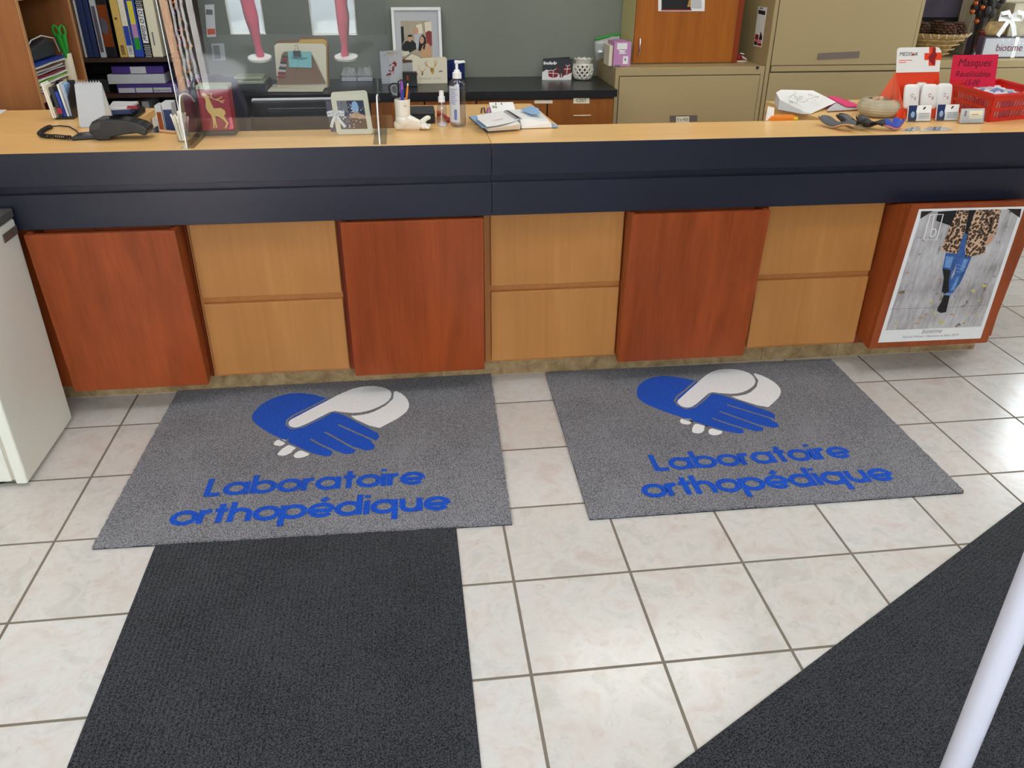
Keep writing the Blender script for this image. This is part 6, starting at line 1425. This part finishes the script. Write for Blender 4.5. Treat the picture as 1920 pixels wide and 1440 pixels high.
# business card holders
def holder(lab, L, nm, kind):
    Y = P3(*L[0]).y; bl, br = P3(*L[0]), P3(*L[1]); tz = atY(*zc(*L[2]), Y).z; x0, x1 = bl.x, br.x
    t = thing('card_holder', lab, 'card holder', ((x0+x1)/2, Y, CT), 'clear card holders')
    hh = (tz-E2)
    MB().box(x0, x1, Y, Y+.0015, E2, E2+hh*.55).box(x0, x1, Y+.024, Y+.0255, E2, E2+hh*.8).box(x0, x1, Y+.0016, Y+.0239, E2, E2+.002).build('holder', 'clear_edge', t)
    f = Fr((x0+.002, Y+.004, E2+.0025), (x1-x0-.004, 0, 0), (0, .012, hh-.004))
    mb = MB(); slab(mb, f, .006); mb.build('cards', 'paper' if kind < 2 else 'light_grey', t)
    mb = MB()
    if kind < 2:
        poly(mb, f, [(0, 0), (.36, 0), (.38, .3), (.34, .6), (.37, 1), (0, 1)], 0); poly(mb, f, ell(.2, .42, .09, .2, 12), 1, .0009); poly(mb, f, [(.62, .76), (.68, .70), (.66, .86)], 2); poly(mb, f, [(.68, .72), (.76, .88), (.66, .9)], 2)
        for k in range(4): poly(mb, f, [(.48, .5-.1*k), (.94, .5-.1*k), (.94, .47-.1*k), (.48, .47-.1*k)], 3)
    else:
        poly(mb, f, [(.34, .28), (.92, .28), (.92, .85), (.34, .85)], 4); poly(mb, f, [(.1, .5), (.2, .45), (.24, .8), (.15, .9)], 3); poly(mb, f, [(.45, .55), (.75, .55), (.75, .6), (.45, .6)], 5)
    mb.build('print', ['navy_blue', 'lightblue', 'ink', 'grey', 'paper_cream', 'copper'], t)
holder('clear card holder of white and blue cards, in front of the orange display', [(965, 345), (1150, 338), (975, 212)], 'a', 0)
holder('clear card holder of white and blue cards, in front of the red basket end', [(1200, 338), (1370, 330), (1210, 205)], 'b', 1)
holder('clear card holder with one beige card, beside the red basket', [(1400, 360), (1575, 350), (1405, 238)], 'c', 2)
for k, (L, m_, lab) in enumerate([([(920, 420), (990, 422), (1075, 405), (1060, 385), (990, 392)], 'light_grey', 'grey printed flyer in a clear sleeve at the counter edge'), ([(1060, 420), (1290, 415), (1340, 408), (1240, 385), (1140, 388)], 'light_grey', 'pale flyer in a clear sleeve at the counter edge')]):
    t = thing('flyer', lab, 'flyer', P3(*L[0]), 'flyers at the counter edge'); MB().prism([P3(*q) for q in L], V(0, 0, .0012)).build('sheet', m_, t); 
    MB().prism([P3(x, y)+V(0, 0, .0015) for x, y in L], V(0, 0, .0004)).build('sleeve', 'pane', t)
# red basket
H = .0967
TP = [atZ(x, y, E2+H) for x, y in ((1865, 181), (1962, 180), (1873, 151), (1783, 157))]
TP[1] = TP[0]+TP[2]-TP[3]
cor = V(TP[0].x, TP[0].y, E2)
t = thing('red_basket', 'red slotted plastic basket full of bagged masks at the counter end', 'basket', cor)
topc = TP; cen = sum(topc, V(0, 0, 0))/4; cen.z = E2
base = [V(cen.x+(p.x-cen.x)*.88, cen.y+(p.y-cen.y)*.88, E2) for p in topc]
def wall_(i, nm):
    j = (i+1) % 4; mb = MB(); a, b, c, d = base[i], base[j], topc[j], topc[i]
    nin = (cen-(a+b)/2); nin.z = 0; nin = nin.normalized()*.0025
    q_ = lambda u, v: a*(1-u)*(1-v)+b*u*(1-v)+c*u*v+d*(1-u)*v
    def pan(u0, u1, v0, v1): mb.hexa([q_(u0, v0), q_(u1, v0), q_(u1, v0)+nin, q_(u0, v0)+nin, q_(u0, v1), q_(u1, v1), q_(u1, v1)+nin, q_(u0, v1)+nin])
    L_ = (b-a).length; n = int(L_/.0155)
    for v0, v1 in ((0, .14), (.42, .52), (.80, 1)): pan(0, 1, v0, v1)
    pan(0, .08, .14, .42); pan(.92, 1, .14, .42); pan(0, .08, .52, .80); pan(.92, 1, .52, .80)
    for k in range(n+1):
        u = .08+.84*k/n
        for v0, v1 in ((.14, .42), (.52, .80)):
            pan(max(.0, u-.0032/L_*1), u+.0032/L_, v0, v1)
            if k < n:   # rounded slot ends
                un = .08+.84*(k+1)/n
                for va, vb in ((v0, v0+.03), (v1-.03, v1)): pan(u, u+.0045/L_, va, vb); pan(un-.0045/L_, un, va, vb)
    return mb.build(nm, 'red', t)
for i in range(4): wall_(i, 'side')
MB().prism([p+V(0, 0, 0) for p in [cen+(q-cen)*.985 for q in base]], V(0, 0, .003)).build('bottom', 'red', t)
mb = MB()
for i in range(4):
    j = (i+1) % 4; o1, o2 = topc[i], topc[j]; n_ = (cen-(o1+o2)/2); n_.z = 0; n_ = n_.normalized()
    mb.tube([o1+V(0, 0, .002), o2+V(0, 0, .002)], .0062, 8)
for p in topc: mb.ball(p+V(0, 0, .002), .0065, seg=8)
mb.build('rim', 'red', t, smooth=True)
random.seed(12)
pos = []
for k in range(16):
    u, v = .145+.71*((k % 4)/3), .145+.71*((k//4)/3); p = base[0]*(1-u)*(1-v)+base[1]*u*(1-v)+base[2]*u*v+base[3]*(1-u)*v
    w1, w2 = (base[1]-base[0])*.105, (base[3]-base[0])*.105; hh = H*(.72+.12*random.random())
    mb = MB(); q_ = [p-w1-w2, p+w1-w2, p+w1+w2, p-w1+w2]
    q_ = [V(x.x, x.y, E2+.006) for x in q_]
    mb.hexa(q_+[x+V(random.uniform(-.004, .004), random.uniform(-.004, .004), hh+random.uniform(-.012, .012)) for x in q_])
    mi = ['paper', 'mask_blue', 'light_grey'][k % 3]
    ro, col = k//4, k % 4
    single(mb, 'mask_pack', mi, '%s mask pack in the red basket, %s along the %s row' % (['white', 'blue', 'grey'][k % 3], ['first', 'second', 'third', 'fourth'][col], ['front', 'second', 'third', 'back'][ro]), 'mask pack', 'bagged masks in the red basket', bevel=.006)
    pos.append(p)
mb = MB(); n = 16; gr = []
for j in range(n):
    row = []
    for i in range(n):
        u, v = .05+.9*i/(n-1), .05+.9*j/(n-1); p = topc[0]*(1-u)*(1-v)+topc[1]*u*(1-v)+topc[2]*u*v+topc[3]*(1-u)*v
        row.append(p+V(0, 0, -.022+random.uniform(-.008, .010)))
    gr.append(row)
for j in range(n-1):
    for i in range(n-1): mb.face([gr[j][i], gr[j][i+1], gr[j+1][i+1], gr[j+1][i]])
bmesh.ops.remove_doubles(mb.bm, verts=mb.bm.verts, dist=1e-6)
single(mb, 'plastic_bag', 'bag_dense', 'crumpled clear plastic laid over the masks in the red basket', 'bag', smooth=True)
# red sign
Ysg = (topc[3].y+topc[2].y)/2-.02
f = fY(zq(960, 590), zq(1545, 600), zq(1010, 235), Ysg)
f = Fr(f.O, f.U, V(f.V.x, .01, f.V.z)); 
t = thing('price_sign', 'magenta paper sign for reusable masks standing in the red basket', 'sign', f.O)
q = [P5(955, 640, Ysg), P5(1540, 640, Ysg), P5(1595, 218, Ysg), P5(1012, 230, Ysg)]
MB().prism(q, V(0, .0015, 0)).build('sheet', 'magenta', t)
ux = (q[1]-q[0]); uy = q[3]-q[0]; uy = V(uy.x*.35, 0, uy.z)
M('sign_ink', (84, 10, 30), 0.7)
def sgn(txt, x0_, x1_, y, off=.006):
    a, b = P5(x0_, y, Ysg), P5(x1_, y, Ysg); text(t, 'lettering', txt, 'sign_ink', a.lerp(b, .5), V(b.x-a.x, 0, b.z-a.z), V(.12, 0, 1), width=(b-a).length, off=0, lift=.001)
sgn('Masques', 1068, 1485, 372); sgn('Réutilisables', 1035, 1478, 505); sgn('15.00', 1150, 1325, 612)

# ------------------------------------------------------------------ shop window side (seen only as a reflection in the sneeze guard)
def leg(lab, x, y, pts, mat, foot):
    t = thing('stocking_display', lab, 'display leg', (x, y, 0), 'display legs in the shop window')
    MB().tube([(x+dx, y, z+.006) for dx, z, r in pts], [r for _, _, r in pts], 16).build('stocking', mat, t, smooth=True)
    MB().lathe([(.09, .0135), (.09, .03), (.02, .034)], (x, y, 0), 24).build('stand', 'white_plastic', t, smooth=True)
leg('pink patterned display leg in the narrow low window at left', mirror_x(472, -2.3)+.012, -2.3, [(.01, .03, .03), (0, .12, .028), (-.005, .22, .04), (-.012, .32, .052), (-.02, .40, .05), (-.025, .47, .052), (-.025, .475, .03)], 'hotpink', 0)
leg('pink display leg standing in the wider low window', mirror_x(643, -2.3), -2.3, [(-.01, .03, .03), (0, .10, .026), (.0, .22, .042), (.005, .32, .05), (.0, .40, .045), (.01, .52, .06), (.01, .62, .065)], 'pink', 0)
WYP = -1.65
def rx(px): return mirror_x(px, WYP)
t = thing('window_post', 'brown upright post beside the string lights on the shop window side', 'post', (rx(313), WYP, 0)); MB().box(rx(307), rx(320), WYP-.03, WYP+.02, 0, 1.7).build('post', 'brown_card', t, bevel=.004)
t = thing('display_tube', 'white upright tube beside the string lights on the shop window side', 'pole', (rx(361), WYP, 0)); MB().lathe([((rx(367)-rx(355))/2, 0), ((rx(367)-rx(355))/2, 1.7)], (rx(361), WYP, 0), 20).build('tube', 'polished', t, smooth=True)
random.seed(31)
for k in range(3):
    x = rx(327+9.5*k); pts = [(x+random.uniform(-.004, .004), WYP+random.uniform(-.01, .01), .03+i*.035) for i in range(46)]
    t = thing('string_lights', ['string of small festive lights nearest the brown post', 'string of small festive lights in the middle of three', 'string of small festive lights nearest the white tube'][k], 'string lights', (x, WYP, .0), 'upright string lights')
    MB().tube(pts, .0085, 6).build('cord', 'paper', t)
    mb = MB()
    for i, p in enumerate(pts): mb.ball((p[0]+random.choice([-.010, .010]), p[1]+.006, p[2]), .006, seg=6, mi=random.choice([0, 1, 2, 3, 3, 3]))
    o_ = mb.build('bulbs', ['coral', 'violet', 'orange', 'charcoal'], t); o_['kind'] = 'stuff'
single(MB().box(-2.3, -1.021, -2.945, -.75, .0005, .012), 'added_dark_mat', 'runner', 'added dark mat behind the viewer, keeping bright floor out of the reflection', 'rug')  # unseen mat, added to darken what the sneeze guard mirrors
def spot(lab, loc, tgt, watts, deg):  # added lamp and fixture, to brighten objects mirrored in the sneeze guard
    loc, tgt = Vector(loc), Vector(tgt); d = (tgt-loc).normalized()
    t = thing('added_spotlight', lab, 'spotlight', loc, 'added spotlights')
    MB().lathe([(.02, -.10), (.045, -.09), (.05, .0), (.046, .0), (.04, -.08)], loc-d*.01, 20, ax=d).build('housing', 'charcoal', t, smooth=True)
    MB().tube([loc-d*.06, V(loc.x, loc.y, ZC)], .010, 8).build('stem', 'charcoal', t)
    l = bpy.data.lights.new('added_spot', 'SPOT'); l.energy = watts; l.spot_size = R_(deg); l.spot_blend = .3; l.shadow_soft_size = .03; l.color = (1, .96, .9)
    o = bpy.data.objects.new('added_spot', l); COL.objects.link(o); o.location = loc+d*.02; o.rotation_euler = d.to_track_quat('-Z', 'Y').to_euler()
spot('added ceiling spotlight brightening the mirrored string lights', (-1.25, -.25, 2.5), (rx(338), WYP, .42), 14000, 16)
spot('added ceiling spotlight brightening the mirrored pink display legs', (-1.0, -1.1, 2.5), (-1.0, -2.3, .30), 1800, 40)
